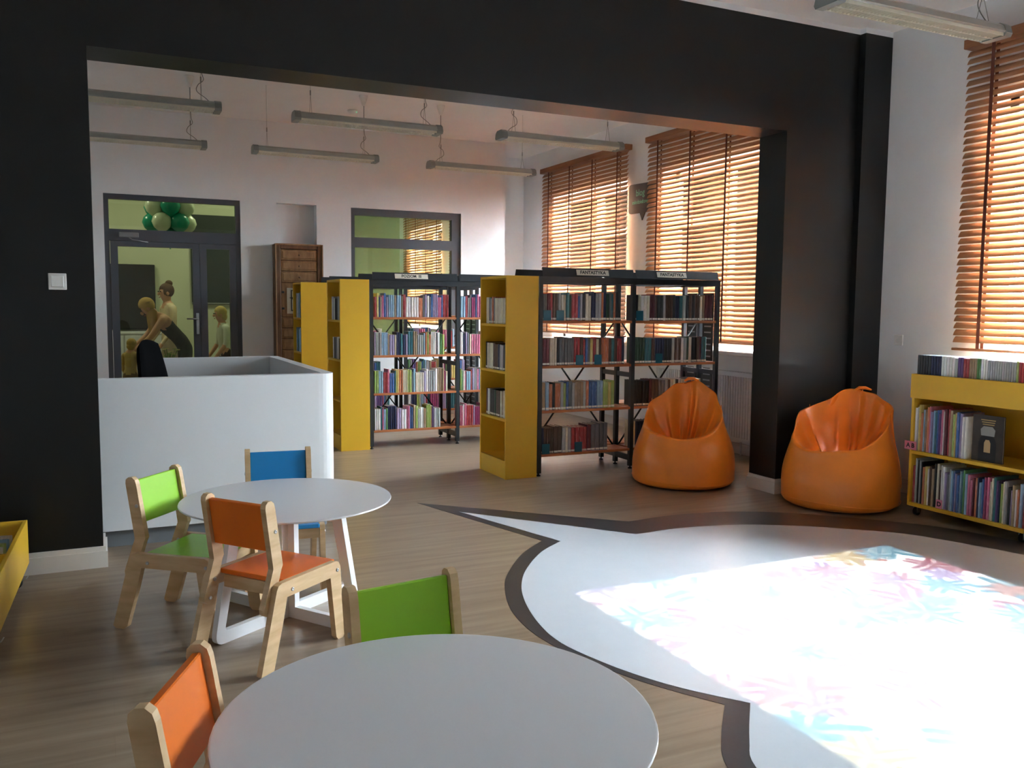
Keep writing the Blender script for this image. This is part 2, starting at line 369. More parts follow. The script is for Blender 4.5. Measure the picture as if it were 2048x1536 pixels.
# far wall with door, niche and inner window; a recess in its right corner
DX0, DX1, DZ = .06, 1.49, 2.595
WX0, WX1, WZ0, WZ1 = 2.79, 4.232, .9, 2.588
NX0, NX1, NZ = 1.90, 2.37, 2.593
m_ = MB(); Y0, Y1 = YF, YF+.25
m_.box(-3.2, DX0, Y0, Y1, 0, ZC); m_.box(DX0, DX1, Y0, Y1, DZ, ZC); m_.box(DX1, NX0, Y0, Y1, 0, ZC); m_.box(NX0, NX1, Y0, Y1, NZ, ZC); m_.box(NX0, NX1, Y0+.13, Y1, 0, NZ)
m_.box(NX1, WX0, Y0, Y1, 0, ZC); m_.box(WX0, WX1, Y0, Y1, 0, WZ0); m_.box(WX0, WX1, Y0, Y1, WZ1, ZC); m_.box(WX1, 4.855, Y0, Y1, 0, ZC)
m_.box(4.735, 4.855, Y1, 11.43, 0, ZC); m_.box(4.735, XR, 11.43, 11.55, 0, ZC)
struct(m_.build('wall_far', M['white_wall']))
for nm, bx, mt in (('wall_left', (-3.2, -3.05, -1.8, 17.4, 0, ZC), 'white_wall'), ('wall_back', (-3.05, XR, -1.8, -1.65, 0, ZC), 'white_wall'), ('wall_hall', (-3.05, 2.5, 14.0, 14.15, 0, ZC), 'hall_wall'),
                   ('wall_partition', (2.5, 2.62, Y1, 17.2, 0, ZC), 'hall_green'), ('wall_end', (2.62, XR, 17.2, 17.35, 0, ZC), 'hall_green')):
    m_ = MB(); m_.box(*bx); struct(m_.build(nm, M[mt]))
# ground outside
m_ = MB(); m_.box(6.2, 60, -40, 60, -1.2, -1.0); g = struct(m_.build('ground', mat('paved_ground', (150, 150, 146), .9, noise=.15, nscale=1)))

# baseboards (stepped profile)
def skirting(name, pts, h=.112, t=.02):
    """pts: polyline on the floor; the board lies on its left side"""
    m_ = MB()
    for i in range(len(pts)-1):
        a, b = Vector(pts[i]), Vector(pts[i+1]); d = (b-a).normalized(); n = Vector((-d.y, d.x))
        e0 = 0; e1 = t if i < len(pts)-2 else 0
        for tt, z0, z1 in ((t, 0, h*.78), (t*.6, h*.78, h)):
            q = [a-d*min(e0, tt), b+d*min(e1, tt), b+d*min(e1, tt)+n*tt, a-d*min(e0, tt)+n*tt]
            m_.prism([tuple(v) for v in q], z0, z1)
    return struct(m_.build(name, M['trim']))
skirting('baseboard_left', [(XL, YB), (XL, YW), (-3.05, YW)])
skirting('baseboard_middle', [(5.285, YW), (XJ, YW), (XJ, YB)])
skirting('baseboard_right', [(XR, -1.6), (XR, 4.976)], .1)
skirting('baseboard_window', [(XR, YB), (XR, 11.43)], .1)
skirting('baseboard_far', [(DX1, YF), (WX1+.6, YF)][::-1], .1)

# windows: frame, mullion, transom, panes, sill
def window(i, y0, y1, sill=True):
    wd = sempty('window_%d' % i, (5.78, (y0+y1)/2, ZW0))
    f = MB(); x0, x1 = 5.74, 5.80; w_ = .065
    f.box(x0, x1, y0, y0+w_, ZW0, ZW1); f.box(x0, x1, y1-w_, y1, ZW0, ZW1); f.box(x0, x1, y0, y1, ZW0, ZW0+w_); f.box(x0, x1, y0, y1, ZW1-w_, ZW1); f.build('window_frame', M['pvc'], wd, True)
    ym = (y0+y1)/2; zt = ZW0+1.32
    q = MB(); q.box(x0-.01, x1, ym-.05, ym+.05, ZW0+w_, ZW1-w_); q.build('mullion', M['pvc'], wd, True)
    q = MB(); q.box(x0-.008, x1, y0+w_, y1-w_, zt-.04, zt+.04); q.build('transom', M['pvc'], wd, True)
    for a, b in ((y0+w_, ym-.05), (ym+.05, y1-w_)):
        for c0, c1 in ((ZW0+w_, zt-.04), (zt+.04, ZW1-w_)):
            q = MB(); q.box(5.765, 5.771, a, b, c0, c1); q.build('pane', M['clear_glass'], wd, True)
    q = MB(); q.cbox(5.40, 5.75, y0-.06, y1+.06, ZW0-.045, ZW0-.005, .006); q.build('window_sill', M['trim'], wd, True)
for i, (a, b) in enumerate(WINDOWS): window(i+1, a, b)

# wooden venetian blinds
SLAT_P, SLAT_W, BL_L = .049, .050, 2.105
def slat_mesh():
    m_ = MB(); prof = [(-.025, -.0022), (-.012, .0006), (0, .0016), (.012, .0006), (.025, -.0022)]
    up_ = [(a, b+.0026) for a, b in prof][::-1]; poly = prof+up_
    a = R(56); pr = [(x*cos(a)-z*sin(a), x*sin(a)+z*cos(a)) for x, z in poly]   # room-side edge (-x) hangs low
    m_.prism(pr, -BL_L/2, BL_L/2, 'Y'); return m_.mesh('slat', M['slat'])
SLAT = slat_mesh()
def blind(yend, label, z_bot=1.06, zt=3.19):
    """yend: the blind's far end; it hangs in front of the wall"""
    yc = yend-BL_L/2; xb = 5.475
    t = thing('wooden_blind', label, 'blind', (xb, yc, z_bot), 0, 'wooden venetian blinds on the window wall')
    r = MB(); r.cbox(-.045, .05, -BL_L/2-.012, BL_L/2+.012, zt-z_bot, zt-z_bot+.062, .004); r.build('headrail', M['rail_wood'], t)
    z = zt-.032
    while z > z_bot+.035:
        s = link('slat', SLAT, t); s.location = (0, 0, z-z_bot); z -= SLAT_P
    r = MB(); r.cbox(-.028, .022, -BL_L/2, BL_L/2, 0, .018, .004); r.build('bottom_rail', M['rail_wood'], t)
    for off in (.20, .77, 1.34, 1.91):
        y = BL_L/2-off; q = MB(); q.box(-.0235, -.0222, y-.0125, y+.0125, .0, zt-z_bot); q.box(.0235, .0245, y-.0125, y+.0125, 0, zt-z_bot); q.build('ladder_tape', M['tape'], t)
    for off in (.13, .15):
        y = -BL_L/2+off; q = MB(); q.tube([(-.034, y, .25), (-.034, y, zt-z_bot)], .0016, 5); q.build('pull_cord', M['tape'], t)
    return t
blind(10.645, 'wooden venetian blind in the back room nearest the far wall, partly behind racks')
blind(8.125, 'wooden venetian blind in the back room between the speech-bubble board and black pillar')
blind(4.24, 'wooden venetian blind above the yellow book cart', 1.12)
blind(14.15, 'wooden venetian blind in the room behind the inner window', 1.06)
blind(16.65, 'wooden venetian blind furthest back, seen through the inner window', 1.06)

# door in the far wall: frame, transom light, hinged leaf, sidelight
dr = sempty('door_1', ((DX0+DX1)/2, YF+.08, 0))
y0, y1 = YF+.02, YF+.10
f = MB(); f.box(DX0, DX0+.05, y0, y1, 0, DZ); f.box(DX1-.05, DX1, y0, y1, 0, DZ); f.box(DX0+.05, DX1-.05, y0, y1, DZ-.055, DZ); f.box(DX0+.05, DX1-.05, y0, y1, 2.09, 2.215)
f.build('door_frame', M['frame_grey'], dr, True)
q = MB(); q.box(DX0+.05, DX1-.05, y0+.035, y0+.043, 2.215, DZ-.055); q.build('transom_pane', M['glass'], dr, True)
def leaf(name, x0, x1, st, kick):
    l = MB(); ya, yb = y0-.012, y1-.01
    l.box(x0, x0+st, ya, yb, .01, 2.085); l.box(x1-st, x1, ya, yb, .01, 2.085); l.box(x0+st, x1-st, ya, yb, .01, kick); l.box(x0+st, x1-st, ya, yb, 2.085-.055, 2.085)
    o = l.build(name, M['frame_grey'], dr, True)
    q = MB(); q.box(x0+st, x1-st, y0+.03, y0+.038, kick, 2.03); q.build('pane', M['glass'], o, True).location = (0, 0, 0)
    return o
lf = leaf('door_leaf', DX0+.055, 1.035, .075, .12); leaf('sidelight_leaf', 1.04, DX1-.055, .072, .12)
h = MB(); h.cbox(.985, 1.015, y0-.028, y0-.012, 1.06, 1.30, .003); h.tube([(1.0, y0-.03, 1.235), (1.0, y0-.07, 1.235), (.88, y0-.07, 1.235)], .009, 8); o = h.build('door_handle', M['steel'], lf); o.location = (0, 0, 0)
q = MB(); q.cbox(.205, .405, y0-.05, y0, 2.125, 2.18, .006); q.tube([(.30, y0-.03, 2.125), (.34, y0-.05, 2.10), (.5, y0-.03, 2.08)], .006, 6); q.build('door_closer', mat('silver_closer', (150, 150, 150), .4, metal=.3), dr, True)

# inner window in the far wall
wd = sempty('window_6', ((WX0+WX1)/2, YF+.06, WZ0))
f = MB(); f.box(WX0, WX0+.05, y0, y1, WZ0, WZ1); f.box(WX1-.12, WX1, y0, y1, WZ0, WZ1); f.box(WX0+.05, WX1-.12, y0, y1, WZ1-.085, WZ1); f.box(WX0+.05, WX1-.12, y0, y1, 2.115, 2.235); f.box(WX0+.05, WX1-.12, y0, y1, WZ0, WZ0+.06)
f.build('window_frame', M['frame_grey'], wd, True)
for a, b in ((WZ0+.06, 2.115), (2.235, WZ1-.085)):
    q = MB(); q.box(WX0+.05, WX1-.12, y0+.035, y0+.043, a, b); q.build('pane', M['glass'], wd, True)

# ================================================================== FURNITURE
# round children's tables on a crossed white sled base
def make_table(label, loc, rot):
    t = thing('round_table', label, 'table', (*loc, 0), rot, "low round tables in the children's corner")
    q = MB(); q.lathe([(0, .518), (.367, .518), (.427, .525), (.4585, .5325), (.46, .535), (.4585, .5395), (.455, .54), (0, .54)], 72); o = q.build('table_top', M['table_top'], t)
    for p in o.data.polygons: p.use_smooth = False
    for k in range(4):
        a = k*pi/2; Mx = Matrix.Rotation(a, 4, 'Z'); w_ = .052; th = .014
        outer = rounded([(.012, 0), (.43, 0), (.325, .518), (.012, .518)], [0, .05, 0, 0], 5)
        inner = rounded([(.012+w_*.75, w_), (.405-w_*.55, w_), (.325-w_*.9, .518-.045), (.012+w_*.75, .518-.045)], [0, .02, 0, 0], 5)
        # ring of quads between outer and inner outline
        def samp(poly, n):
            P = [Vector(p) for p in poly]; P.append(P[0]); Ls = [(P[i+1]-P[i]).length for i in range(len(P)-1)]; return P, Ls
        n_ = len(outer); m_ = len(inner); vs = []
        for s in (-th, th):
            for pl in (outer, inner):
                for (x, z) in pl: vs.append(Mx @ Vector((x, s, z)))
        N1 = n_+m_; fs = []
        # both outlines have the same number of points, so bridge index to index
        for i in range(n_):
            j = (i+1) % n_
            fs.append((i, j, n_+j, n_+i)); fs.append((N1+i, N1+n_+i, N1+n_+j, N1+j))
            fs.append((i, N1+i, N1+j, j)); fs.append((n_+i, n_+j, N1+n_+j, N1+n_+i))
        q = MB(); q.add(vs, fs); q.build('sled_leg', M['white_lacquer'], t)
    return t
make_table('low round white table circled by green, orange and blue children\'s chairs', (.73, 3.884), R(34))
make_table('low round white table with only one orange and one green chair beside it', (.618, 1.659), R(32))

# children's beech chairs: two side frames, seat, back posts, coloured back panel
def chair_meshes():
    D = {}
    fr = [(-.314, .012), (-.30, 0), (-.262, 0), (-.245, .01), (-.189, .19), (-.166, .277), (.098, .277), (.133, .014), (.145, 0), (.178, 0), (.192, .014), (.172, .21), (.163, .316), (.150, .334), (.135, .339), (-.195, .339), (-.212, .333), (-.222, .318), (-.252, .222)]
    for s, nm in ((-1, 'r'), (1, 'l')):
        q = MB(); y0_, y1_ = sorted((s*.165, s*.19)); fr2 = rounded(fr, .006, 2)
        # concave outline: split into rear leg, rail and front leg to keep faces sound
        rear = [p for p in [(-.314, .012), (-.302, 0), (-.262, 0), (-.245, .012), (-.189, .19), (-.166, .277), (-.15, .339), (-.195, .339), (-.214, .332), (-.224, .316), (-.252, .222)]]
        rail = [(-.166, .277), (.098, .277), (.112, .339), (-.15, .339)]
        front = [(.098, .277), (.133, .016), (.147, 0), (.178, 0), (.192, .016), (.172, .21), (.163, .314), (.151, .333), (.135, .339), (.112, .339)]
        D['leg_rear_'+nm] = MB().prism(rear, y0_, y1_, 'Y').mesh('rear_leg', M['beech'])
        D['rail_'+nm] = MB().prism(rail, y0_, y1_, 'Y').mesh('seat_rail', M['beech'])
        D['leg_front_'+nm] = MB().prism(front, y0_, y1_, 'Y').mesh('front_leg', M['beech'])
        post = [(-.268, .25), (-.266, .232), (-.253, .221), (-.236, .220), (-.222, .230), (-.168, .385), (-.160, .40), (-.199, .632), (-.205, .650), (-.219, .661), (-.237, .660), (-.249, .650), (-.251, .634), (-.214, .40), (-.214, .392)]
        y0_, y1_ = sorted((s*.1395, s*.1648))
        D['post_'+nm] = MB().prism(post, y0_, y1_, 'Y').mesh('back_post', M['beech'])
    for s, nm in ((-1, 'r'), (1, 'l')):
        q = MB()
        for x, z in ((-.136, .300), (.143, .300)):
            Mx = Matrix.Translation((x, s*.19, z)) @ Matrix.Rotation(-s*pi/2, 4, 'X'); q.lathe([(0, .002), (.0025, .002), (.003, .0035), (.0075, .003), (.008, 0), (.008, -.001)], 12, M=Mx)
        Mx = Matrix.Translation((-.199, s*.1648, .538)) @ Matrix.Rotation(-s*pi/2, 4, 'X'); q.lathe([(0, .002), (.0025, .002), (.003, .0035), (.0075, .003), (.008, 0), (.008, -.001)], 12, M=Mx)
        for x, z in ((-.238, .243), (-.212, .312)):
            Mx = Matrix.Translation((x, s*.1395, z)) @ Matrix.Rotation(s*pi/2, 4, 'X'); q.lathe([(0, .002), (.0025, .002), (.003, .0035), (.0075, .003), (.008, 0), (.008, -.001)], 12, M=Mx)
        D['screws_'+nm] = q.mesh('screws', M['steel'])
    D['apron_r'] = MB().box(-.163, -.143, -.139, .139, .268, .318).mesh('rear_apron', M['beech'])
    D['apron_f'] = MB().box(.125, .145, -.164, .164, .268, .318).mesh('front_apron', M['beech'])
    for c_ in ('orange', 'green', 'blue'):
        D['seat_'+c_] = MB().cbox(-.158, .158, -.164, .164, .3185, .3385, .003).mesh('seat', M['seat_'+c_])
        a = math.atan2(.039, .235); Mx = Matrix.Translation((-.2125, 0, .55)) @ Matrix.Rotation(-a, 4, 'Y')
        q = MB(); q.cbox(-.011, .011, -.139, .139, -.092, .094, .003); q.v = [tuple(Mx @ Vector(v)) for v in q.v]; D['back_'+c_] = q.mesh('back_panel', M['seat_'+c_])
    return D
CH = chair_meshes()
def kid_chair(col, loc, deg, label):
    t = thing('childrens_chair', label, 'chair', (*loc, 0), R(deg), "small beech chairs at the children's tables")
    link('seat', CH['seat_'+col], t); link('back_panel', CH['back_'+col], t)
    for s in 'rl':
        link('front_leg', CH['leg_front_'+s], t); link('rear_leg', CH['leg_rear_'+s], t); link('seat_rail', CH['rail_'+s], t); link('back_post', CH['post_'+s], t); link('screw_heads', CH['screws_'+s], t)
    link('rear_apron', CH['apron_r'], t); link('front_apron', CH['apron_f'], t)
kid_chair('orange', (.631, 3.573), 38.3, "beech children's chair with orange seat, between the two round tables")
kid_chair('green', (.372, 3.991), -38.7, "beech children's chair with green seat, beside the white counter")
kid_chair('blue', (.787, 4.329), -96, "beech children's chair with blue back panel, at the round table")
kid_chair('orange', (.317, 1.733), -24.2, "beech children's chair with orange back, tucked under the table with two chairs")
kid_chair('green', (.757, 2.005), -81.5, "beech children's chair with green back, nearest the speech-bubble floor picture")

# white reception counter: U of three upright walls on a grey plinth
ct = thing('reception_counter', 'white U-shaped reception counter on a grey plinth, behind the black pillar', 'counter', (.2, 6.3, 0))
ZT = .975; t_ = .075
def rcorner(x0, x1, y0, y1):  # front wall with rounded outer corner joined to side
    return rounded([(x0, y0), (x1, y0), (x1, y1), (x1-t_, y1), (x1-t_, y0+t_), (x0, y0+t_)], [0, .11, 0, 0, .03, 0], 8)
q = MB(); q.prism(rcorner(-1.75, 1.325, 5.385, 5.62), .1, ZT); q.build('front_wall', M['counter'], ct, True)
q = MB(); q.box(1.25, 1.325, 5.62, 7.40, .1, ZT); q.build('side_wall', M['counter'], ct, True)
q = MB(); q.box(.38, 1.25, 7.325, 7.40, .1, ZT); q.build('rear_wall', M['counter'], ct, True)
q = MB(); q.prism(rcorner(-1.75, 1.285, 5.425, 5.62), 0, .1); q.box(1.21, 1.285, 5.62, 7.36, 0, .1); q.box(.40, 1.21, 7.285, 7.36, 0, .1); q.build('plinth', M['plinth'], ct, True)
q = MB(); q.cbox(-1.7, 1.245, 5.465, 6.05, .70, .73, .004); q.build('desk_top', M['counter'], ct, True)

# office chair behind the counter
oc = thing('office_chair', 'black office chair with rounded backrest inside the white counter', 'chair', (.54, 6.5, 0), R(-25))
q = MB(); q.tube([(0, 0, .09), (0, 0, .43)], .028, 12); q.build('gas_lift', M['rack_black'], oc)
q = MB()
for k in range(5):
    a = 2*pi*k/5; q.tube([(0, 0, .11), (.16*cos(a), .16*sin(a), .10), (.30*cos(a), .30*sin(a), .075)], [.026, .022, .015], 8)
q.build('star_base', M['rack_black'], oc)
for k in range(5):
    a = 2*pi*k/5; q = MB(); q.tube([(.30*cos(a)-.012*sin(a), .30*sin(a)+.012*cos(a), .03), (.30*cos(a)+.012*sin(a), .30*sin(a)-.012*cos(a), .03)], .03, 12); q.tube([(.30*cos(a), .30*sin(a), .03), (.30*cos(a), .30*sin(a), .08)], .008, 6); q.build('caster', M['rubber'], oc)
def cushion(w_, d_, h_, n=12):
    m_ = MB(); vs = []; fs = []
    for i in range(n+1):
        for j in range(n+1):
            a, b = -1+2*i/n, -1+2*j/n; e = (1-abs(a)**5)*(1-abs(b)**5); r_ = 1-.12*(a*a*b*b)
            vs.append((a*w_*r_, b*d_*r_, h_*e**.5)); 
    m = (n+1)**2; vs += [(x, y, -z*.6) for x, y, z in vs]
    for i in range(n):
        for j in range(n):
            k = i*(n+1)+j; fs.append((k, k+n+1, k+n+2, k+1)); fs.append((m+k, m+k+1, m+k+n+2, m+k+n+1))
    m_.add(vs, fs, True); return m_
q = cushion(.24, .24, .05); q.v = [(x, y, z+.47) for x, y, z in q.v]; q.build('seat', M['fabric_black'], oc)
q = cushion(.29, .23, .04); q.v = [(-.25-.10*(x/.29)*.4-z+.5*y*y, y*(1-.22*max(0, x/.29)), .86+x) for x, y, z in q.v]; q.build('backrest', M['fabric_black'], oc)
q = MB(); q.tube([(0, 0, .43), (-.2, 0, .44), (-.27, 0, .52), (-.26, 0, .70)], .02, 8); q.build('back_bracket', M['rack_black'], oc)

# ------------------------------------------------------------------ bookcases
def end_cabinet(x0, y0, depth, label):
    """yellow cabinet capping a bookcase; its shelves open towards -X"""
    w_ = .286; t = thing('end_cabinet', label, 'cabinet', (x0, y0, 0), 0, 'yellow cabinets capping the bookcases'); H = 1.65; th = .02
    for nm, b in (('side_panel', (0, w_, 0, th, 0, H)), ('side_panel', (0, w_, depth-th, depth, 0, H)), ('back_panel', (w_-th, w_, th, depth-th, 0, H)), ('top_panel', (0, w_-th, th, depth-th, H-th, H)), ('plinth_board', (.004, .024, th, depth-th, 0, .15))):
        q = MB(); q.cbox(*b, .0015); q.build(nm, M['yellow'], t)
    for z in (.15, .49, .88, 1.26):
        q = MB(); q.cbox(.002, w_-th, th, depth-th, z-.02, z, .0015); q.build('shelf', M['yellow'], t)
    return t
def rack(x0, y0, bays, label, signs, depth=.52):
    """double-sided dark metal bookcase of several bays with tilted sign strips on top"""
    PW = .90; t = thing('metal_bookcase', label, 'bookcase', (x0, y0, 0), 0, 'dark metal bookcases in the back room')
    for b in range(bays+1):
        x = b*PW; u = MB(); r = .0175
        for y in (r, depth/2, depth-r): u.box(x-r, x+r, y-r, y+r, .025, 1.65)
        u.box(x-.012, x+.012, r, depth-r, .07, .12); u.box(x-.012, x+.012, r, depth-r, 1.60, 1.65); u.box(x-.012, x+.012, r, depth-r, .80, .84)
        o = u.build('end_frame' if b in (0, bays) else 'middle_frame', M['rack'], t)
        sl = MB()
        for y in (depth*.27, depth*.73):
            for k in range(2):
                if b == bays: sl.box(x-.004, x+.004, y-.075, y+.075, .18+k*.74, .80+k*.74)
        if b == bays:
            pn = sl.build('end_panel', M['rack_black'], t)
            vt = MB()
            for y in (depth*.27, depth*.73):
                for k in range(24): z = .24+k*.055; vt.box(x-.0046, x-.004, y-.05, y+.05, z, z+.012)
            vt.build('panel_slots', mat('pale_slots', (150, 152, 156), .5), pn)
        for y in (r, depth/2, depth-r):
            q = MB(); q.lathe([(0, 0), (.019, 0), (.019, .008), (.007, .012), (.007, .026), (0, .026)], 10, (x, y, 0)); q.build('levelling_foot', M['rack_black'], t)
    for b in range(bays):
        xa, xb = b*PW+.0175, (b+1)*PW-.0175
        for z in (.182, .546, .918, 1.290):
            q = MB(); q.cbox(xa, xb, .002, depth/2-.02, z-.022, z, .002); q.build('shelf', M['shelf_wood'], t)
            if z < 1.2:
                q = MB(); q.cbox(xa, xb, depth/2+.02, depth-.002, z-.022, z, .002); q.build('shelf', M['shelf_wood'], t)
        for ya, yb in ((0, .03), (depth-.03, depth)):
            q = MB(); q.box(xa, xb, ya, yb, 1.60, 1.65); q.build('top_rail', M['rack'], t)
        for s in (0, 1):
            za, zb = (.16, 1.30) if s else (1.30, .16); q = MB(); q.tube([(xa, depth/2, za), ((xa+xb)/2, depth/2+.008*(2*s-1), (za+zb)/2), (xb, depth/2, zb)], .008, 6); q.build('cross_brace', M['rack_black'], t)
        sg = MB(); a = R(18)
        pts = [(-.012, 1.652), (-.008, 1.652), (.016, 1.724), (.012, 1.724)]
        sg.prism(pts, xa-.006, xb+.006, 'X'); so = sg.build('sign_strip', M['rack'], t)
        if depth > .3:
            q = MB(); q.prism([(depth+.012, 1.652), (depth+.008, 1.652), (depth-.016, 1.724), (depth-.012, 1.724)], xa-.006, xb+.006, 'X'); q.build('sign_strip', M['rack'], t)
        if b < len(signs) and signs[b]:
            txt, lx0, lx1, vis = signs[b]; lx0 -= x0; lx1 -= x0
            dirv = Vector((0, .024, .072)).normalized(); nrm = Vector((0, -.072, .024)).normalized(); cen = Vector(((lx0+lx1)/2, .0, 1.688))+nrm*.0035
            Mx = Matrix(((1, 0, 0, cen.x), (0, dirv.y, nrm.y, cen.y), (0, dirv.z, nrm.z, cen.z), (0, 0, 0, 1)))
            hw = (lx1-lx0)/2; q = MB(); q.box(-hw, hw, -.024, .024, -.001, .001, Mx); po = q.build('sign_card', M['paper'], so)
            text_obj('lettering', txt, .040, so, Mx @ Matrix.Translation((0, 0, .0012)), M['ink'], shear=.15 if 'F' in txt else 0, bold=.0011)
    return t
YA, YBk, YCk = 6.33, 8.19, 9.66
rack(3.25, YA, 2, 'dark metal bookcase with two FANTASTYKA signs behind the bean bag', [('FANTASTYKA', 3.575, 3.885, 1), ('FANTASTYKA', 4.375, 4.685, 1)])
rack(2.365, YBk, 2, 'dark metal bookcase signed POZIOM III', [('POZIOM  III', 2.60, 2.94, 1)])
rack(2.30, YCk, 2, 'dark metal bookcase against the far wall, behind the POZIOM III bookcase', [], .40)
end_cabinet(2.929, 6.308, .53, 'narrow yellow shelf cabinet capping the FANTASTYKA bookcase')
end_cabinet(2.052, 8.17, .52, 'narrow yellow shelf cabinet capping the POZIOM III bookcase')
end_cabinet(1.985, 9.62, .44, 'narrow yellow shelf cabinet beside the old pine drawer cabinet')

# ------------------------------------------------------------------ books
def book_mesh():
    """unit book: spine at y=0 (faces -y), x thickness, z height; cover shell with rounded spine"""
    c_ = MB(); e = .08
    prof = [(-.5, 1), (-.5, .06), (-.42, .015), (-.2, -.012), (.2, -.012), (.42, .015), (.5, .06), (.5, 1), (.38, 1), (.38, .08), (-.38, .08), (-.38, 1)]
    n = len(prof); c_.add([(x, y, z) for z in (0, 1) for x, y in prof], [(0, 1, 10, 11), (1, 2, 3, 10), (3, 4, 9, 10), (4, 5, 6, 9), (6, 7, 8, 9)][::1]+[tuple(i+n for i in f)[::-1] for f in [(0, 1, 10, 11), (1, 2, 3, 10), (3, 4, 9, 10), (4, 5, 6, 9), (6, 7, 8, 9)]]+[(i, (i+1) % n, n+(i+1) % n, n+i) for i in range(n)])
    cov = c_.mesh('cover', M['cover'])
    p = MB(); p.box(-.38, .38, .07, .965, .018, .982); pg = p.mesh('page_block', M['pages'])
    s = MB(); s.add([(-.46, -.002, .03), (-.2, -.016, .03), (.2, -.016, .03), (.46, -.002, .03), (-.46, -.002, .10), (-.2, -.016, .10), (.2, -.016, .10), (.46, -.002, .10)], [(0, 1, 5, 4), (1, 2, 6, 5), (2, 3, 7, 6)]); st = s.mesh('spine_sticker', M['sticker'])
    return cov, pg, st
BOOK = book_mesh()
PAL = {
 'navy': (34, 44, 84), 'blue': (52, 104, 176), 'pale blue': (132, 176, 208), 'teal': (32, 118, 128), 'dark green': (38, 78, 54), 'green': (84, 150, 76), 'lime green': (158, 186, 62),
 'yellow': (222, 196, 66), 'orange': (216, 112, 46), 'red': (184, 36, 42), 'maroon': (104, 30, 46), 'pink': (214, 96, 140), 'magenta': (170, 34, 110), 'purple': (108, 72, 142), 'lilac': (164, 144, 190),
 'brown': (96, 66, 48), 'tan': (170, 138, 98), 'cream': (222, 210, 178), 'white': (226, 224, 220), 'light grey': (170, 172, 172), 'grey': (112, 114, 118), 'charcoal': (52, 54, 58), 'black': (28, 28, 32)}
P_DARK = ['charcoal', 'cream', 'light grey', 'white', 'black', 'brown', 'grey', 'tan', 'maroon', 'navy', 'light grey', 'dark green', 'brown', 'grey', 'cream', 'teal']
P_MIX = ['blue', 'red', 'brown', 'grey', 'charcoal', 'dark green', 'orange', 'cream', 'teal', 'maroon', 'yellow', 'navy', 'light grey', 'tan']
P_KID = ['pink', 'yellow', 'lime green', 'teal', 'purple', 'white', 'pale blue', 'orange', 'magenta', 'cream', 'lilac', 'red', 'blue', 'green', 'light grey', 'white', 'pink']
P_COOL = ['pale blue', 'blue', 'light grey', 'lilac', 'teal', 'white', 'navy', 'grey', 'lime green', 'pink', 'tan', 'cream']
def jitter(name, k=.12):
    c_ = lin(*PAL[name]); g_ = .3*c_[0]+.55*c_[1]+.15*c_[2]; c_ = [c*.76+g_*.24 for c in c_]; f = 1+random.uniform(-k, k); return tuple(min(1, c*f*(1+random.uniform(-.05, .05))) for c in c_[:3])+(1,)
def place_book(mode, O, U, V, thick, depth, h, col, lean=0, label=None, group=None, sticker=True):
    """O: foot of the spine (centre), U: along the row, V: into the shelf"""
    U, V, Z = Vector(U), Vector(V), Vector((0, 0, 1)); c, s = cos(lean), sin(lean)
    Ul, Zl = U*c-Z*s, U*s+Z*c
    if mode == 'mass':
        mass_add(O, Ul*thick, V*depth, Zl*h, col); return
    b = bpy.data.objects.new('book', BOOK[0]); C.objects.link(b)
    b.matrix_world = Matrix(((Ul.x*thick, V.x*depth, Zl.x*h, O[0]), (Ul.y*thick, V.y*depth, Zl.y*h, O[1]), (Ul.z*thick, V.z*depth, Zl.z*h, O[2]), (0, 0, 0, 1)))
    b.color = col; tag(b, label, 'book', group)
    link('page_block', BOOK[1], b)
    if sticker: link('spine_sticker', BOOK[2], b)
MASS = ([], [], [])
def mass_add(O, a, b, c, col):
    v, f, cl = MASS; o = len(v); O = Vector(O)
    prof = [(-.5, 1), (-.5, .05), (-.25, -.012), (.25, -.012), (.5, .05), (.5, 1)]
    for z in (0, 1):
        for x, y in prof: v.append(O+a*x+b*y+c*z)
    n = len(prof); F = [tuple(range(n))[::-1], tuple(range(n, 2*n))]+[(i, (i+1) % n, n+(i+1) % n, n+i) for i in range(n)]
    for q in F: f.append([o+i for i in q]); cl.append(col)
    # paler page block seen from above
    o = len(v)
    for x, y in ((-.36, .08), (.36, .08), (.36, .98), (-.36, .98)): v.append(O+a*x+b*y+c*1.001)
    f.append([o, o+1, o+2, o+3]); cl.append(lin(206, 196, 178))
def row(mode, start, end, U, V, pal, hr=(.19, .21), tr=(.018, .034), dr=(.13, .15), runs=.45, label=None, group=None, setback=.012, leanend=False, lean=0, gap=.0008):
    """fill a shelf row from start to end (points), spines facing -V"""
    U = Vector(U); V = Vector(V); S0 = Vector(start); Lm = (Vector(end)-S0).dot(U); x = 0; n = 0
    colr = random.choice(pal); h = random.uniform(*hr); th = random.uniform(*tr); same = None
    while True:
        if random.random() > runs or n == 0:
            colr = random.choice(pal); h = random.uniform(*hr); th = random.uniform(*tr)
        hh = h*random.uniform(.995, 1.0); d = random.uniform(*dr)
        if x+th > Lm: break
        n += 1; l = lean+(random.uniform(0, .012) if lean else 0)
        O = S0+U*(x+th/2+gap/2+abs(math.tan(l))*0)+V*(setback+random.uniform(0, .006))+Vector((0, 0, (th/2*abs(sin(l))+.0005)))
        lab = label % (colr, ordinal(n)) if label else None
        place_book(mode, O, U, V, th, d, hh, jitter(colr), l, lab, group)
        x += th/max(.2, cos(l))+gap
    return n
E1, E2 = (1, 0, 0), (0, 1, 0)
cnt = 0
SHZ = (1.290, .918, .546, .182); SHN = ('top', 'second', 'third', 'bottom')
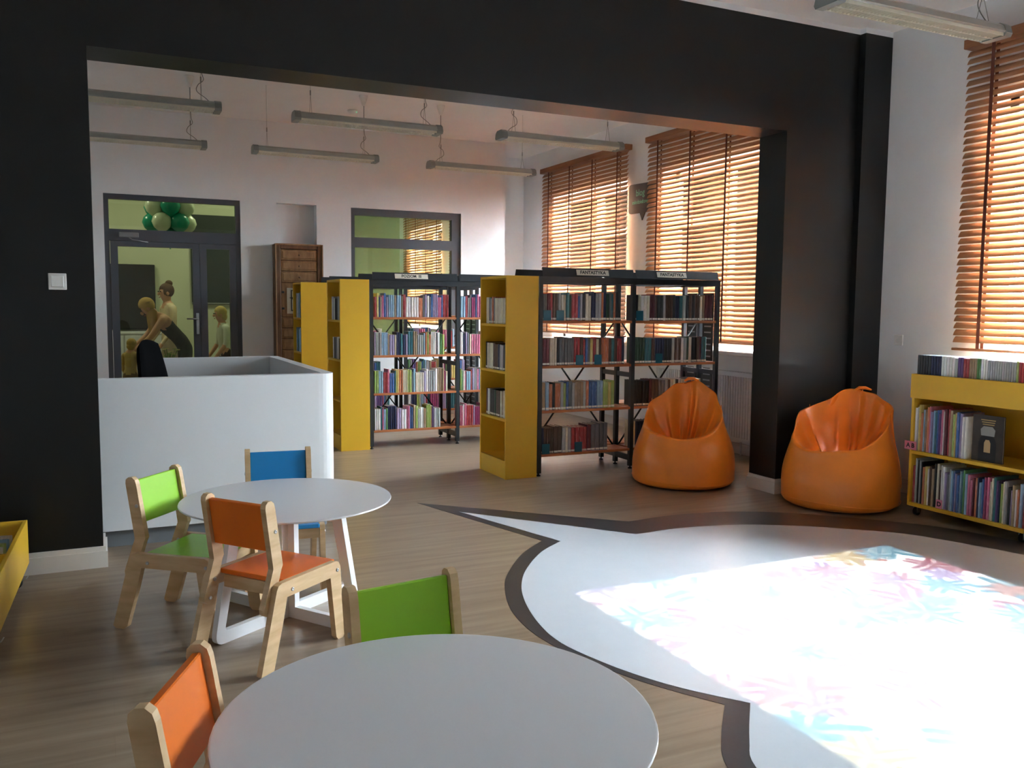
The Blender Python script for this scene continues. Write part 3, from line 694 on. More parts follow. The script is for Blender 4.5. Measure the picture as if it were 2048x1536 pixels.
# FANTASTYKA bookcase, bay next to the yellow cabinet
for z, nm, xe, pal, hr, tr in zip(SHZ, SHN, (4.035, 4.10, 4.0, 3.93), (P_MIX+['cream', 'light grey', 'teal'], P_MIX, ['yellow', 'grey', 'blue', 'lime green', 'tan', 'light grey', 'charcoal', 'orange', 'pale blue'], P_DARK+['red', 'navy', 'grey']), ((.20, .245), (.215, .235), (.215, .235), (.205, .235)), ((.018, .032), (.02, .034), (.022, .034), (.022, .042))):
    cnt += row('obj', (3.275, YA, z), (xe, YA, z), E1, E2, pal, hr, tr, (.13, .16), .28, '%s book, %s from the yellow cabinet on the FANTASTYKA bookcase\'s '+nm+' shelf', 'fantasy books beside the yellow cabinet')
for z, nm, xe in zip(SHZ, SHN, (5.015, 4.96, 4.90, 4.62)):
    cnt += row('obj', (4.175, YA, z), (xe, YA, z), E1, E2, P_DARK, (.215, .232), (.022, .036), (.13, .16), .32, '%s book, %s from the middle upright on the FANTASTYKA bookcase\'s '+nm+' shelf', 'fantasy books in the bay by the window')
for z, nm in zip((1.26, .88, .49), ('top', 'middle', 'lowest filled')):
    cnt += row('obj', (2.929, 6.335, z), (2.929, 6.80, z), E2, E1, P_DARK+['cream', 'orange', 'light grey'], (.205, .225), (.024, .042), (.13, .16), .4, '%s book, %s from the front panel in the FANTASTYKA yellow cabinet\'s '+nm+' row', 'books in the FANTASTYKA yellow cabinet', .03)
# books of the farther cases: too many to single out
for b in (0, 1):
    for z, xe in zip(SHZ, (.76, .71, .76, .68)):
        row('mass', (2.365+b*.9+.03, YBk, z), (2.365+b*.9+.05+xe, YBk, z), E1, E2, P_KID+P_COOL, (.19, .235), (.013, .027), (.12, .15), .35)
        row('mass', (2.30+b*.9+.03, YCk, z), (2.30+b*.9+.05+xe*random.uniform(.7, 1), YCk, z), E1, E2, P_COOL+P_KID, (.19, .24), (.014, .028), (.12, .15), .35)
for z in (1.26, .88): row('mass', (2.052, 8.20, z), (2.052, 8.60, z), E2, E1, ['light grey', 'grey', 'black', 'white'], (.20, .23), (.02, .05), (.12, .15), .3, setback=.02)
for z in (1.26, .88, .49): row('mass', (1.985, 9.65, z), (1.985, 10.02, z), E2, E1, ['light grey', 'pale blue', 'white', 'teal'], (.22, .29), (.02, .05), (.12, .15), .3, setback=.02)

# teal bookends among the fantasy books
def bookend(x, z, nm):
    t = thing('bookend', nm, 'bookend', (x, YA, z), 0, 'teal bookends on the bookcase')
    q = MB(); q.cbox(-.036, .036, .002, .005, .0, .085, .001); q.build('front_plate', M['teal'], t)
    q = MB(); q.box(-.002, .002, .005, .012, 0, .085); q.build('flange', M['teal'], t)
for x, z, nm in ((3.31, SHZ[0], 'teal metal bookend at the cabinet end of the top FANTASTYKA shelf'), (3.43, SHZ[0], 'second teal metal bookend from the yellow cabinet, top FANTASTYKA shelf'), (3.62, SHZ[1], 'teal metal bookend in the middle of the second FANTASTYKA shelf'),
                 (3.80, SHZ[1], 'teal metal bookend before red spines on the second FANTASTYKA shelf'), (3.31, SHZ[3], 'teal metal bookend at the cabinet end of the bottom FANTASTYKA shelf'), (3.62, SHZ[3], 'teal metal bookend in the middle of the bottom FANTASTYKA shelf'),
                 (4.21, SHZ[0], 'teal metal bookend by the middle upright, top FANTASTYKA shelf'), (4.42, SHZ[1], 'teal metal bookend in the window bay, second FANTASTYKA shelf'), (4.55, SHZ[2], 'teal metal bookend in the window bay, third FANTASTYKA shelf')):
    bookend(x, z, nm)

# ------------------------------------------------------------------ yellow book cart under the window
CX0, CX1, CY0, CY1 = 4.98, 5.37, 3.30, 4.16
cart = thing('book_cart', 'yellow book cart on casters filled with picture books under the window', 'book cart', ((CX0+CX1)/2, (CY0+CY1)/2, 0))
def cpart(nm, *b, c=.002):
    q = MB(); q.cbox(*b, c); return q.build(nm, M['yellow'], cart, True)
cpart('side_panel', CX0+.004, CX1, CY1-.02, CY1, .064, .81); cpart('side_panel', CX0+.004, CX1, CY0, CY0+.02, .064, .81)
cpart('bottom_shelf', CX0, CX1, CY0+.02, CY1-.02, .064, .09); cpart('middle_shelf', CX0, CX1-.02, CY0+.02, CY1-.02, .424, .448); cpart('trough_floor', CX0+.01, CX1, CY0, CY1, .81, .83)
cpart('back_panel', CX1-.02, CX1, CY0+.02, CY1-.02, .09, .81)
cpart('trough_front', CX0-.008, CX0+.01, CY0-.004, CY1+.004, .806, .97); cpart('trough_back', CX1-.012, CX1+.006, CY0-.004, CY1+.004, .83, .97)
cpart('trough_end', CX0+.01, CX1-.012, CY1-.014, CY1+.004, .83, .97); cpart('trough_end', CX0+.01, CX1-.012, CY0-.004, CY0+.014, .83, .97)
def caster(parent, x, y, ztop, r=.028):
    q = MB(); q.tube([(x, y-.011, r), (x, y+.011, r)], r, 16); o = q.build('caster_wheel', M['rubber'], parent, True)
    f = MB(); f.box(x-.014, x+.014, y-.016, y-.012, r*.6, ztop-.003); f.box(x-.014, x+.014, y+.012, y+.016, r*.6, ztop-.003); f.box(x-.022, x+.022, y-.022, y+.022, ztop-.004, ztop); f.build('caster_fork', M['steel'], parent, True)
for x in (CX0+.045, CX1-.05):
    for y in (CY1-.05, CY0+.05): caster(cart, x, y, .064)
UY, VX = (0, -1, 0), (1, 0, 0)
random.seed(21)
top_seq = [('charcoal', 5, .021), ('navy', 4, .02), ('white', 5, .02), ('light grey', 1, .022), ('purple', 2, .02), ('red', 2, .021), ('tan', 3, .018), ('green', 2, .014), ('white', 3, .016), ('light grey', 12, .0155), ('lime green', 1, .016), ('red', 5, .0165), ('magenta', 5, .0165), ('pink', 3, .016)]
y = CY1-.022; n = 0
for cn, k, th in top_seq:
    for i in range(k):
        if y-th < CY0+.02: break
        n += 1; cnt += 1
        place_book('obj', (CX0+.013, y-th/2, .8305), UY, VX, th-.0008, .15, .268 if cn not in ('light grey', 'red') else .262, jitter(cn, .08), 0, '%s book, %s from the wall end in the yellow cart\'s open trough' % (cn, ordinal(n)), 'books in the trough of the yellow cart', False); y -= th
mid_seq = ['white', 'light grey', 'yellow', 'orange', 'pale blue', 'tan', 'orange', 'pink', 'lilac', 'pale blue', 'teal', 'blue', 'purple', 'pink', 'white', 'maroon', 'red', 'tan', 'lime green', 'yellow', 'blue', 'lilac', 'white', 'white', 'lime green', 'cream', 'light grey']
y = CY1-.026; n = 0
for i, cn in enumerate(mid_seq):
    th = random.uniform(.010, .022); h = random.uniform(.26, .315)-.05*(i/len(mid_seq))**2*0
    if y-th < 3.73: break
    n += 1; cnt += 1; ln = random.uniform(.0, .02)
    place_book('obj', (CX0+.012+random.uniform(0, .012), y-th/2, .4482+th/2*sin(ln)), UY, VX, th-.001, .21, h, jitter(cn), 0, '%s picture book, %s from the wall end on the yellow cart\'s middle shelf' % (cn, ordinal(n)), 'picture books on the middle shelf of the yellow cart', False); y -= th
ymid = y
low_seq = ['red', 'light grey', 'charcoal', 'light grey', 'charcoal', 'orange', 'yellow', 'white', 'brown', 'tan', 'charcoal', 'cream', 'brown', 'white', 'white', 'lilac', 'grey', 'light grey', 'pale blue', 'blue', 'lilac', 'blue', 'pale blue', 'teal', 'green', 'pale blue', 'pink', 'pink', 'maroon', 'orange', 'navy', 'pale blue', 'blue', 'magenta', 'pink', 'cream', 'cream', 'teal', 'purple', 'navy', 'lime green', 'cream', 'light grey', 'charcoal', 'lilac', 'tan', 'white', 'orange', 'pale blue', 'red']
y = CY1-.026; n = 0
for i, cn in enumerate(low_seq):
    th = random.uniform(.011, .021); h = random.uniform(.25, .31)-.0008*i; ln = .0
    if y-th < CY0+.025: break
    n += 1; cnt += 1
    place_book('obj', (CX0+.012+random.uniform(0, .012), y-th/2, .0905), UY, VX, th-.001, .21, h, jitter(cn), ln, '%s picture book, %s from the wall end on the yellow cart\'s bottom shelf' % (cn, ordinal(n)), 'picture books on the bottom shelf of the yellow cart', False); y -= th
# a picture book turned to show its dark cover with an arched doorway
db = thing('picture_book', 'dark brown picture book turned face-out on the yellow cart', 'book', (CX0+.05, ymid-.125, .4483))
q = MB(); q.box(0, .003, -.105, .105, 0, .295); q.box(.013, .016, -.105, .105, 0, .295); q.box(.003, .013, .101, .105, 0, .295); o = q.build('cover', mat('dark_book_cover', (52, 42, 34), .4, noise=.3, nscale=14), db)
q = MB(); q.box(.003, .013, -.101, .101, .003, .292); q.build('page_block', M['pages'], db)
arch = [(.06, .0), (.06, .12), (.05, .15), (.03, .165), (-.03, .165), (-.05, .15), (-.06, .12), (-.06, 0)]
for nm, poly, mt in (('printed_figure', [(-.045, .165), (.045, .165), (.05, .205), (.03, .225), (-.03, .225), (-.05, .205)], mat('print_grey', (150, 150, 146), .5)), ('printed_door', arch, mat('print_dark', (22, 22, 26), .5)), ('printed_light', [(-.022, .06), (.022, .06), (.022, .12), (.012, .14), (-.012, .14), (-.022, .12)], mat('print_cream', (186, 160, 118), .5))):
    q = MB(); dz = {'printed_figure': .0006, 'printed_door': .0006, 'printed_light': .0011}[nm]; q.prism(poly, -dz, -dz+.0004, 'X'); q.build(nm, mt, o)
for k in range(3):
    q = MB(); q.box(-.0006, 0, -.05+.004*k, .05-.006*k, .262-.014*k, .268-.014*k); q.build('title_line', mat('print_gold', (176, 150, 96), .5), o)
# pink letter tags clipped to the shelf edges
MT = lambda p: Matrix(((0, 0, -1, p[0]), (-1, 0, 0, p[1]), (0, 1, 0, p[2]), (0, 0, 0, 1)))
def letter_tag(txt, yc, z0, w_, label):
    t = thing('letter_tag', label, 'label', (CX0-.004, yc, z0)); q = MB(); q.box(-.0025, -.0005, -w_/2, w_/2, 0, .058); q.build('card', M['pink_tag'], t)
    text_obj('lettering', txt, .042, t, MT((-.0028, 0, .028)), M['ink'], bold=.0014)
letter_tag('A B', 4.145, .452, .095, 'pink tag lettered A B at the cart\'s middle shelf')
letter_tag('D', 3.90, .094, .045, 'pink tag lettered D at the cart\'s bottom shelf')

# yellow trough by the black wall
bn = thing('book_trough', 'low yellow wheeled book trough beside the black wall', 'book trough', (-.363, 4.886, 0), R(-1.98))
def bpart(nm, *b, mt='yellow'):
    q = MB(); q.cbox(*b, .0015); return q.build(nm, M[mt], bn)
bpart('side_panel', -.018, 0, -1.05, 0, .1, .32); bpart('side_panel', -.56, -.542, -1.05, 0, .1, .32); bpart('end_panel', -.542, -.018, -.018, 0, .1, .32); bpart('end_panel', -.542, -.018, -1.05, -1.032, .1, .32)
bpart('floor_board', -.542, -.018, -1.032, -.018, .1, .118); bpart('divider', -.542, -.018, -.53, -.515, .118, .29)
for x in (-.05, -.51):
    for yy in (-.08, -.95):
        q = MB(); q.tube([(x, yy-.011, .028), (x, yy+.011, .028)], .028, 16); q.build('caster_wheel', M['rubber'], bn)
        q = MB(); q.box(x-.014, x+.014, yy-.016, yy-.012, .017, .098); q.box(x-.014, x+.014, yy+.012, yy+.016, .017, .098); q.box(x-.022, x+.022, yy-.022, yy+.022, .096, .1); q.tube([(x+.014, yy, .03), (x+.045, yy-.01, .045), (x+.05, yy+.02, .05)], .003, 5); q.build('caster_fork', M['steel'], bn)
a_ = R(-1.98); tU, tV = (cos(a_), sin(a_), 0), (-sin(a_), cos(a_), 0)
for k in range(5):
    cn = ('cream', 'pale blue', 'lime green', 'white', 'tan')[k]; lx, ly = -.06-.004*k, -.10-.075*k
    wx = -.363+lx*cos(a_)-ly*sin(a_); wy = 4.886+lx*sin(a_)+ly*cos(a_); Uv = Vector((-sin(a_), cos(a_), 0)); Vv = Vector((-cos(a_), -sin(a_), 0))
    place_book('obj', (wx, wy, .121), Uv, Vv, .02, .3, .15, jitter(cn), .0, '%s book standing %s from the black wall in the low yellow trough' % (cn, ordinal(k+1)), 'books in the low yellow trough', False); cnt += 1

# ------------------------------------------------------------------ bean bags
def beanbag(loc, face, label, H=.82, R0=.405, seed=1, pw=1.3, rb=.24):
    rnd = random.Random(seed); t = thing('bean_bag', label, 'bean bag', (*loc, 0), R(face), 'orange leatherette bean bags')
    NT, NO, NI = 96, 18, 16; vs = []; ph = [rnd.uniform(0, 6.28) for _ in range(8)]
    def rim(f):
        b = ((1-cos(f))/2); b2 = b**pw
        h = .415+(H-.415)*b2+.012*sin(4*f+ph[4])+.009*sin(7*f+ph[5])*b-.018*math.exp(-(f-.8)**2/.06)+.03*math.exp(-(abs(f)-1.45)**2/.05)
        r = .355-(.355-rb)*b**1.5+.01*sin(6*f+ph[6])
        return h, r, b2
    fold = lambda f, k: sin(5*f+ph[0]+k*1.3)*.5+sin(9*f+ph[1]-k*2.1)*.35+sin(14*f+ph[2]+k*3)*.2
    for j in range(NO+1):
        s = j/NO
        for i in range(NT):
            f = 2*pi*i/NT; f = f if f <= pi else f-2*pi
            h, rr, b2 = rim(f); z = h*s
            if z < .05: r = R0*(.86+.14*(1-(1-z/.05)**2)**.5)
            else:
                q = max(0, min(1, (z-.16)/(h-.16))); q = q*q*(3-2*q); q = q**1.15
                r = R0*(1-.0*q)+(rr-R0)*q
            w_ = max(0, s-.45)/.55; r += .022*fold(f, s*2)*w_*w_*(.35+b2) + .006*sin(3*f+ph[3])*sin(pi*s)
            # shoulders pinch in above the seat height on the back half
            cx = -.03*b2*(s**3)
            vs.append((r*cos(f)+cx, r*sin(f), z))
    zc = .26
    for j in range(1, NI+1):
        q = j/NI
        for i in range(NT):
            f = 2*pi*i/NT; f = f if f <= pi else f-2*pi
            h, rr, b2 = rim(f); x0 = rr*cos(f)-.03*b2; y0 = rr*sin(f)
            e = q**(.75+.8*b2); px_, py_ = x0*(1-e)+.06*e, y0*(1-e)
            d = 1-(1-q)**(1.6+.5*b2); z = h-(h-zc)*d
            z += .014*sin(pi*min(1, q*5)) if q < .2 else 0
            w_ = sin(pi*min(1, q*1.02)); k = fold(f*1.2, q*1.5)
            nrm = .042*k*w_*(.25+.9*b2)
            crease = -.05*math.exp(-((abs(f)-pi)/.16)**2)*w_*b2 + .022*math.exp(-((abs(f)-2.55)/.2)**2)*w_
            vs.append((px_+(nrm+crease)*1.0, py_+nrm*.4*sin(f), z+nrm*.3))
    NR = NO+1+NI; fs = []
    for j in range(NR-1):
        for i in range(NT): k = (i+1) % NT; fs.append((j*NT+i, j*NT+k, (j+1)*NT+k, (j+1)*NT+i))
    vs.append((0, 0, 0)); fs += [(i, len(vs)-1, (i+1) % NT) for i in range(NT)]
    m_ = MB(); m_.add(vs, fs, True); o = m_.build('sack', M['leather'], t)
    o.modifiers.new('smooth', 'SUBSURF').levels = 1; o.modifiers['smooth'].render_levels = 1
    # stitched seams: round the base, and up the sides to the tip
    q = MB(); pts = [((R0+.0005)*cos(2*pi*k/64), (R0+.0005)*sin(2*pi*k/64), .058+.012*sin(2*pi*k/64*2+seed)) for k in range(65)]; q.tube(pts, .0028, 5); q.build('base_seam', M['leather'], t)
    for i0 in (int(NT*.30), int(NT*.70), int(NT*.5)):
        q = MB(); q.tube([Vector(vs[j*NT+i0])*1.003 for j in range(4, NO+1)], .003, 5); q.build('side_seam', M['leather'], t)
    # gathered tip with a short strap
    h, rr, b2 = rim(pi); tipx = -rr-.03; q = MB()
    q.tube([(tipx+.02, -.05, h-.015), (tipx+.005, -.02, h+.004), (tipx-.005, .02, h+.006), (tipx-.02, .06, h-.008)], [.008, .014, .012, .006], 8)
    q.build('tip_gather', M['leather'], t)
    return t
beanbag((4.205, 5.66), -138, 'orange bean bag standing before the FANTASTYKA bookcase', .83, .405, 3, 1.35, .22)
beanbag((4.80, 4.585), -160, 'orange bean bag leaning at the black pillar beside the yellow cart', .82, .405, 8, .95, .29)

# ------------------------------------------------------------------ suspended luminaires
def lamp_meshes():
    L_ = 1.245; sec = [(-.078, .010), (-.066, .040), (-.040, .058), (.040, .058), (.066, .040), (.078, .010), (.072, .004), (-.072, .004)]
    D = {}; D['body'] = MB().prism(sec, -L_/2+.045, L_/2-.045, 'X').mesh('housing', M['alu'])
    cap = [(-.082, .004), (-.070, .043), (-.042, .062), (.042, .062), (.070, .043), (.082, .004), (.072, -.014), (-.072, -.014)]
    D['c0'] = MB().prism(cap, -L_/2, -L_/2+.05, 'X').mesh('end_cap', M['alu_cap']); D['c1'] = MB().prism(cap, L_/2-.05, L_/2, 'X').mesh('end_cap', M['alu_cap'])
    q = MB(); n = 46
    for k in range(n): x = -L_/2+.07+(L_-.14)*k/(n-1); q.box(x-.0012, x+.0012, -.062, .062, -.012, .004)
    q.box(-L_/2+.05, L_/2-.05, -.066, -.062, -.012, .004); q.box(-L_/2+.05, L_/2-.05, .062, .066, -.012, .004); q.box(-L_/2+.05, L_/2-.05, -.003, .003, -.012, .004)
    D['louvre'] = q.mesh('louvre', M['louvre'])
    zt = ZC-2.875
    for s, nm in ((-1, 'w0'), (1, 'w1')):
        x = s*(L_/2-.14); q = MB(); q.tube([(x, -.04, .058), (x, 0, .21), (x, 0, zt)], .0016, 4); q.tube([(x, .04, .058), (x, 0, .21)], .0016, 4); q.tube([(x, 0, .20), (x, 0, .24)], .005, 6); D[nm] = q.mesh('suspension_wire', M['alu_cap'])
    x = L_/2-.14; q = MB(); q.tube(smooth_path([(x+.06, 0, .06), (x+.03, .01, .09), (x-.03, .0, .13), (x-.02, .01, .18), (x+.02, 0, .22), (x+.006, .004, .30), (x+.006, .004, zt)], 4), .003, 5); D['cable'] = q.mesh('power_cable', M['alu_cap'])
    q = MB(); q.lathe([(0, zt), (.045, zt), (.043, zt-.01), (.02, zt-.09), (.012, zt-.10), (0, zt-.10)], 16, (x, 0, 0)); D['rose'] = q.mesh('ceiling_rose', M['plastic_white'])
    return D
LM = lamp_meshes()
def luminaire(xc, y, label, flip=False):
    t = thing('pendant_luminaire', label, 'ceiling light', (xc, y, 2.875), R(180) if flip else 0, 'long grey pendant luminaires')
    for k, nm in (('body', 'housing'), ('c0', 'end_cap'), ('c1', 'end_cap'), ('louvre', 'louvre'), ('w0', 'suspension_wire'), ('w1', 'suspension_wire'), ('cable', 'power_cable'), ('rose', 'ceiling_rose')): link(nm, LM[k], t)
luminaire(.255, 7.115, 'grey pendant luminaire above the counter, in the row nearer the black wall'); luminaire(2.055, 7.15, 'grey pendant luminaire with bright louvre teeth, near the smoke detector'); luminaire(3.82, 7.07, 'grey pendant luminaire between smoke detector and blinds, nearer the black wall', True)
luminaire(.33, 8.82, 'grey pendant luminaire above the glazed door, in the row by the far wall'); luminaire(1.995, 8.82, 'grey pendant luminaire above the pine cabinet, row by the far wall'); luminaire(3.815, 8.87, 'grey pendant luminaire above the inner window, row by the far wall', True)
luminaire(3.83, 3.275, 'grey pendant luminaire before the blind above the yellow cart')

sd = thing('smoke_detector', 'white smoke detector with green light on the ceiling', 'smoke detector', (2.548, 9.512, ZC))
q = MB(); q.lathe([(0, 0), (.055, 0), (.055, -.018), (.046, -.03), (.03, -.046), (0, -.05)], 24); q.build('housing', M['plastic_white'], sd)
led = mat('green_led', (60, 255, 140), .4); led.node_tree.nodes['Principled BSDF'].inputs['Emission Color'].default_value = (.1, 1, .4, 1); led.node_tree.nodes['Principled BSDF'].inputs['Emission Strength'].default_value = 4
q = MB(); q.lathe([(0, -.006), (.006, -.003), (.006, .0), (0, 0)], 8, (.035, -.035, -.022)); q.build('led', led, sd)

# speech-bubble board on the window wall
sb = thing('bubble_sign', 'dark speech-bubble board lettered blog on the window wall between blinds', 'sign', (5.556, 8.35, 2.64))
poly = rounded([(.275, .165), (-.275, .150), (-.275, -.165), (-.06, -.17), (.0, -.255), (.045, -.17), (.275, -.165)], [.04, .04, .04, 0, 0, 0, .04], 4)
q = MB(); q.prism(poly, -.006, .006, 'X'); q.build('board', M['sign_dark'], sb)
text_obj('lettering', 'blog', .105, sb, MT((-.0068, .04, .055)), M['sign_green'], bold=.001); text_obj('lettering', 'młodzieżowy', .062, sb, MT((-.0068, .03, -.045)), M['sign_green'], bold=.0008)

# switch, socket
sw = thing('light_switch', 'white square light switch on the black wall', 'switch', (-.195, YW, 1.51))
q = MB(); q.cbox(-.042, .042, -.009, 0, -.042, .042, .003); q.build('frame', M['plastic_white'], sw); q = MB(); q.cbox(-.029, .029, -.013, -.009, -.029, .029, .002); q.build('rocker', M['plastic_white'], sw)
so = thing('wall_socket', 'white power socket on the window wall above the bean bag', 'socket', (XR, 4.79, 1.17))
q = MB(); q.cbox(-.010, 0, -.041, .041, -.041, .041, .003); q.build('plate', M['plastic_white'], so)
q = MB(); q.lathe([(0, -.004), (.017, -.004), (.019, .004), (.022, .004)], 20, M=Matrix.Translation((-.0105, 0, 0)) @ Matrix.Rotation(-pi/2, 4, 'Y')); q.build('socket_well', M['trim'], so)

# radiator under the back-room window
rd = thing('radiator', 'white panel radiator under the back-room window beside the bookcase', 'radiator', (5.5, 7.05, 0))
q = MB(); prof = []; n = 44
for k in range(n):
    yy = 6.26+1.6*k/(n-1); q.cbox(5.452, 5.462, yy-.010, yy+.010, .17, .755, .003)
q.box(5.462, 5.478, 6.25, 7.87, .135, .79); o = q.build('front_panel', M['radiator'], rd, True)
q = MB(); q.box(5.458, 5.535, 6.25, 7.87, .79, .796)
for k in range(40): yy = 6.27+1.56*k/39; q.box(5.47, 5.53, yy-.012, yy+.012, .796, .799)
q.build('top_grille', M['radiator'], rd, True)
q = MB(); q.box(5.52, 5.535, 6.25, 7.87, .135, .79); q.build('rear_panel', M['radiator'], rd, True)
for yy in (6.5, 7.6):
    q = MB(); q.box(5.478, XR-.002, yy-.015, yy+.015, .2, .7); q.build('bracket', M['radiator'], rd, True)
    q = MB(); q.tube([(5.50, yy, .15), (5.50, yy, 0)], .009, 8); q.build('pipe', M['radiator'], rd, True)

# old pine cabinet of drawers by the far wall
pc = thing('drawer_cabinet', 'tall old pine cabinet with many small drawers at the far wall', 'cabinet', (2.12, 10.42, 0))
px0, px1, py0, py1 = 1.845, 2.395, 10.335, 10.52
q = MB(); q.cbox(px0, px0+.062, py0+.008, py1, 0, 2.108, .006); q.cbox(px1-.062, px1, py0+.008, py1, 0, 2.108, .006); q.cbox(px0+.062, px1-.062, py0+.008, py1, 2.05, 2.108, .006); q.box(px0+.062, px1-.062, py0+.05, py1, 0, 2.05); q.build('carcass', M['old_wood_dark'], pc, True)
q = MB(); q.cbox(px0-.006, px0+.012, py0-.004, py0+.012, 0, 2.11, .004); q.cbox(px1-.012, px1+.006, py0-.004, py0+.012, 0, 2.11, .004); q.cbox(px0+.012, px1-.012, py0-.004, py0+.012, 2.092, 2.112, .004); q.build('moulding', M['old_wood'], pc, True)
zs = [2.048, 1.917, 1.791, 1.659]; zl = [1.258-.127*k for k in range(10)]
for a, b in list(zip(zs[1:], zs[:-1]))+[(zl[k+1], zl[k]) for k in range(9)]:
    q = MB(); q.cbox(px0+.066, px1-.066, py0+.02, py0+.05, a+.006, b-.004, .004); q.cbox(px0+.085, px1-.085, py0+.012, py0+.021, a+.024, b-.022, .005); d = q.build('drawer', M['old_wood'], pc, True)
    k_ = MB(); k_.lathe([(0, .022), (.008, .02), (.012, .014), (.006, .006), (.005, 0)], 10, M=Matrix.Translation(((px0+px1)/2, py0+.012, (a+b)/2)) @ Matrix.Rotation(pi/2, 4, 'X')); o = k_.build('knob', M['old_wood_dark'], d)
q = MB(); q.cbox(px0+.066, px1-.066, py0+.02, py0+.05, 1.262, 1.655, .004); dd = q.build('door', M['old_wood'], pc, True)
q = MB(); q.box(1.975, 2.20, py0+.017, py0+.02, 1.30, 1.60); o = q.build('picture', mat('faded_print', (176, 168, 150), .7), dd)
for poly in ([(2.02, 1.33), (2.16, 1.33), (2.16, 1.345), (2.02, 1.345)], [(2.02, 1.345), (2.032, 1.345), (2.032, 1.575), (2.02, 1.575)], [(2.02, 1.575), (2.16, 1.575), (2.16, 1.565), (2.02, 1.565)], [(2.05, 1.46), (2.10, 1.41), (2.13, 1.44), (2.14, 1.52), (2.10, 1.55), (2.07, 1.50), (2.0, 1.485)], [(2.05, 1.36), (2.08, 1.355), (2.09, 1.38), (2.06, 1.39)]):
    q = MB(); q.prism(poly, py0+.0155, py0+.017, 'Y'); q.build('print_mark', mat('print_ink', (60, 54, 52), .7), dd)
for z in (1.36, 1.55):
    q = MB(); q.cbox(px0+.070, px0+.10, py0+.014, py0+.02, z-.012, z+.012, .002); q.build('hinge', M['rack'], dd)

# far bookcase contents as one mass
me = bpy.data.meshes.new('far_books'); me.from_pydata([tuple(v) for v in MASS[0]], [], MASS[1]); at_ = me.color_attributes.new('Col', 'FLOAT_COLOR', 'CORNER')
buf = []
for p, c_ in zip(MASS[1], MASS[2]): buf += list(c_)*len(p)
at_.data.foreach_set('color', buf); me.materials.append(M['cover_mass']); fb = link('far_books', me); fb['kind'] = 'stuff'; tag(fb, 'many thin colourful books crowding the farther bookcases and cabinets', 'books')

# ================================================================== HALL BEHIND THE GLASS DOOR
hl_m = mat('lamp_diffuser', (255, 250, 225), .5); hb = hl_m.node_tree.nodes['Principled BSDF']; hb.inputs['Emission Color'].default_value = (1, .97, .82, 1); hb.inputs['Emission Strength'].default_value = 24
for x, y in ((-.6, 12.4), (1.9, 12.6)):
    t = thing('hall_lamp', 'round ceiling lamp in the hall above the '+('dark brown wall board' if x < 0 else 'dark green display board'), 'ceiling light', (x, y, ZC), 0, 'hall ceiling lamps')
    q = MB(); q.lathe([(0, 0), (.26, 0), (.26, -.03), (.25, -.03)], 28); q.build('rim', M['plastic_white'], t); q = MB(); q.lathe([(.25, -.028), (.2, -.06), (.1, -.075), (0, -.08)], 28); q.build('diffuser', hl_m, t)
sc = thing('wall_board', 'large dark board on the hall wall behind the glass door', 'board', (.1, 13.97, 1.5))
q = MB(); q.cbox(-.75, .64, -.05, .03, -.46, .475, .006); q.build('panel', mat('dark_brown_panel', (34, 30, 28), .35), sc)
q = MB(); q.box(-.77, .66, -.03, .028, -.48, -.46); q.build('lower_edge', M['rack_black'], sc)
hc = thing('hall_cabinet', 'low white cabinet under the dark board in the hall', 'cabinet', (.1, 13.7, 0))
q = MB(); q.cbox(-.9, .75, -.25, .27, 0, .97, .004); q.build('body', M['white_lacquer'], hc); q = MB(); q.cbox(-.92, .77, -.27, .28, .97, 1.0, .004); q.build('top', M['white_lacquer'], hc)
for k in range(3):
    q = MB(); q.cbox(-.88+.54*k, -.36+.54*k, -.268, -.25, .08, .95, .003); q.build('door', M['white_lacquer'], hc)
pb = thing('display_board', 'tall dark green board on the hall wall behind the sidelight', 'board', (1.85, 13.97, 2.07))
q = MB(); q.cbox(-.60, .62, -.02, .025, -.67, .67, .004); q.build('panel', mat('dark_green_panel', (36, 44, 38), .5), pb); q = MB(); q.box(-.60, .62, -.026, -.02, -.66, -.645); q.build('lower_strip', M['alu'], pb)
# balloon column
bc = thing('balloon_cluster', 'hanging column of teal and white balloons in the hall', 'balloons', (.85, 12.3, 2.15))
bt = mat('teal_balloon', (22, 150, 120), .25); bw = mat('white_balloon', (214, 222, 190), .25)
def balloon(x, y, z, m, r=.125):
    q = MB(); q.lathe([(0, -r*1.25), (.012, -r*1.2), (.006, -r*1.13), (r*.35, -r*.95), (r*.78, -r*.55), (r, 0), (r*.86, r*.5), (r*.5, r*.87), (0, r)], 18, (x, y, z)); q.build('balloon', m, bc)
balloon(0, 0, .12, bt)
for lv in range(5):
    for k in range(6):
        a = k*pi/3+lv*.52; balloon(.21*cos(a), .21*sin(a), .30+.20*lv, bt if (k+lv) % 2 else bw)
q = MB(); q.tube([(0, 0, .1), (0, 0, ZC-2.15)], .004, 5); q.build('string', M['plastic_white'], bc)

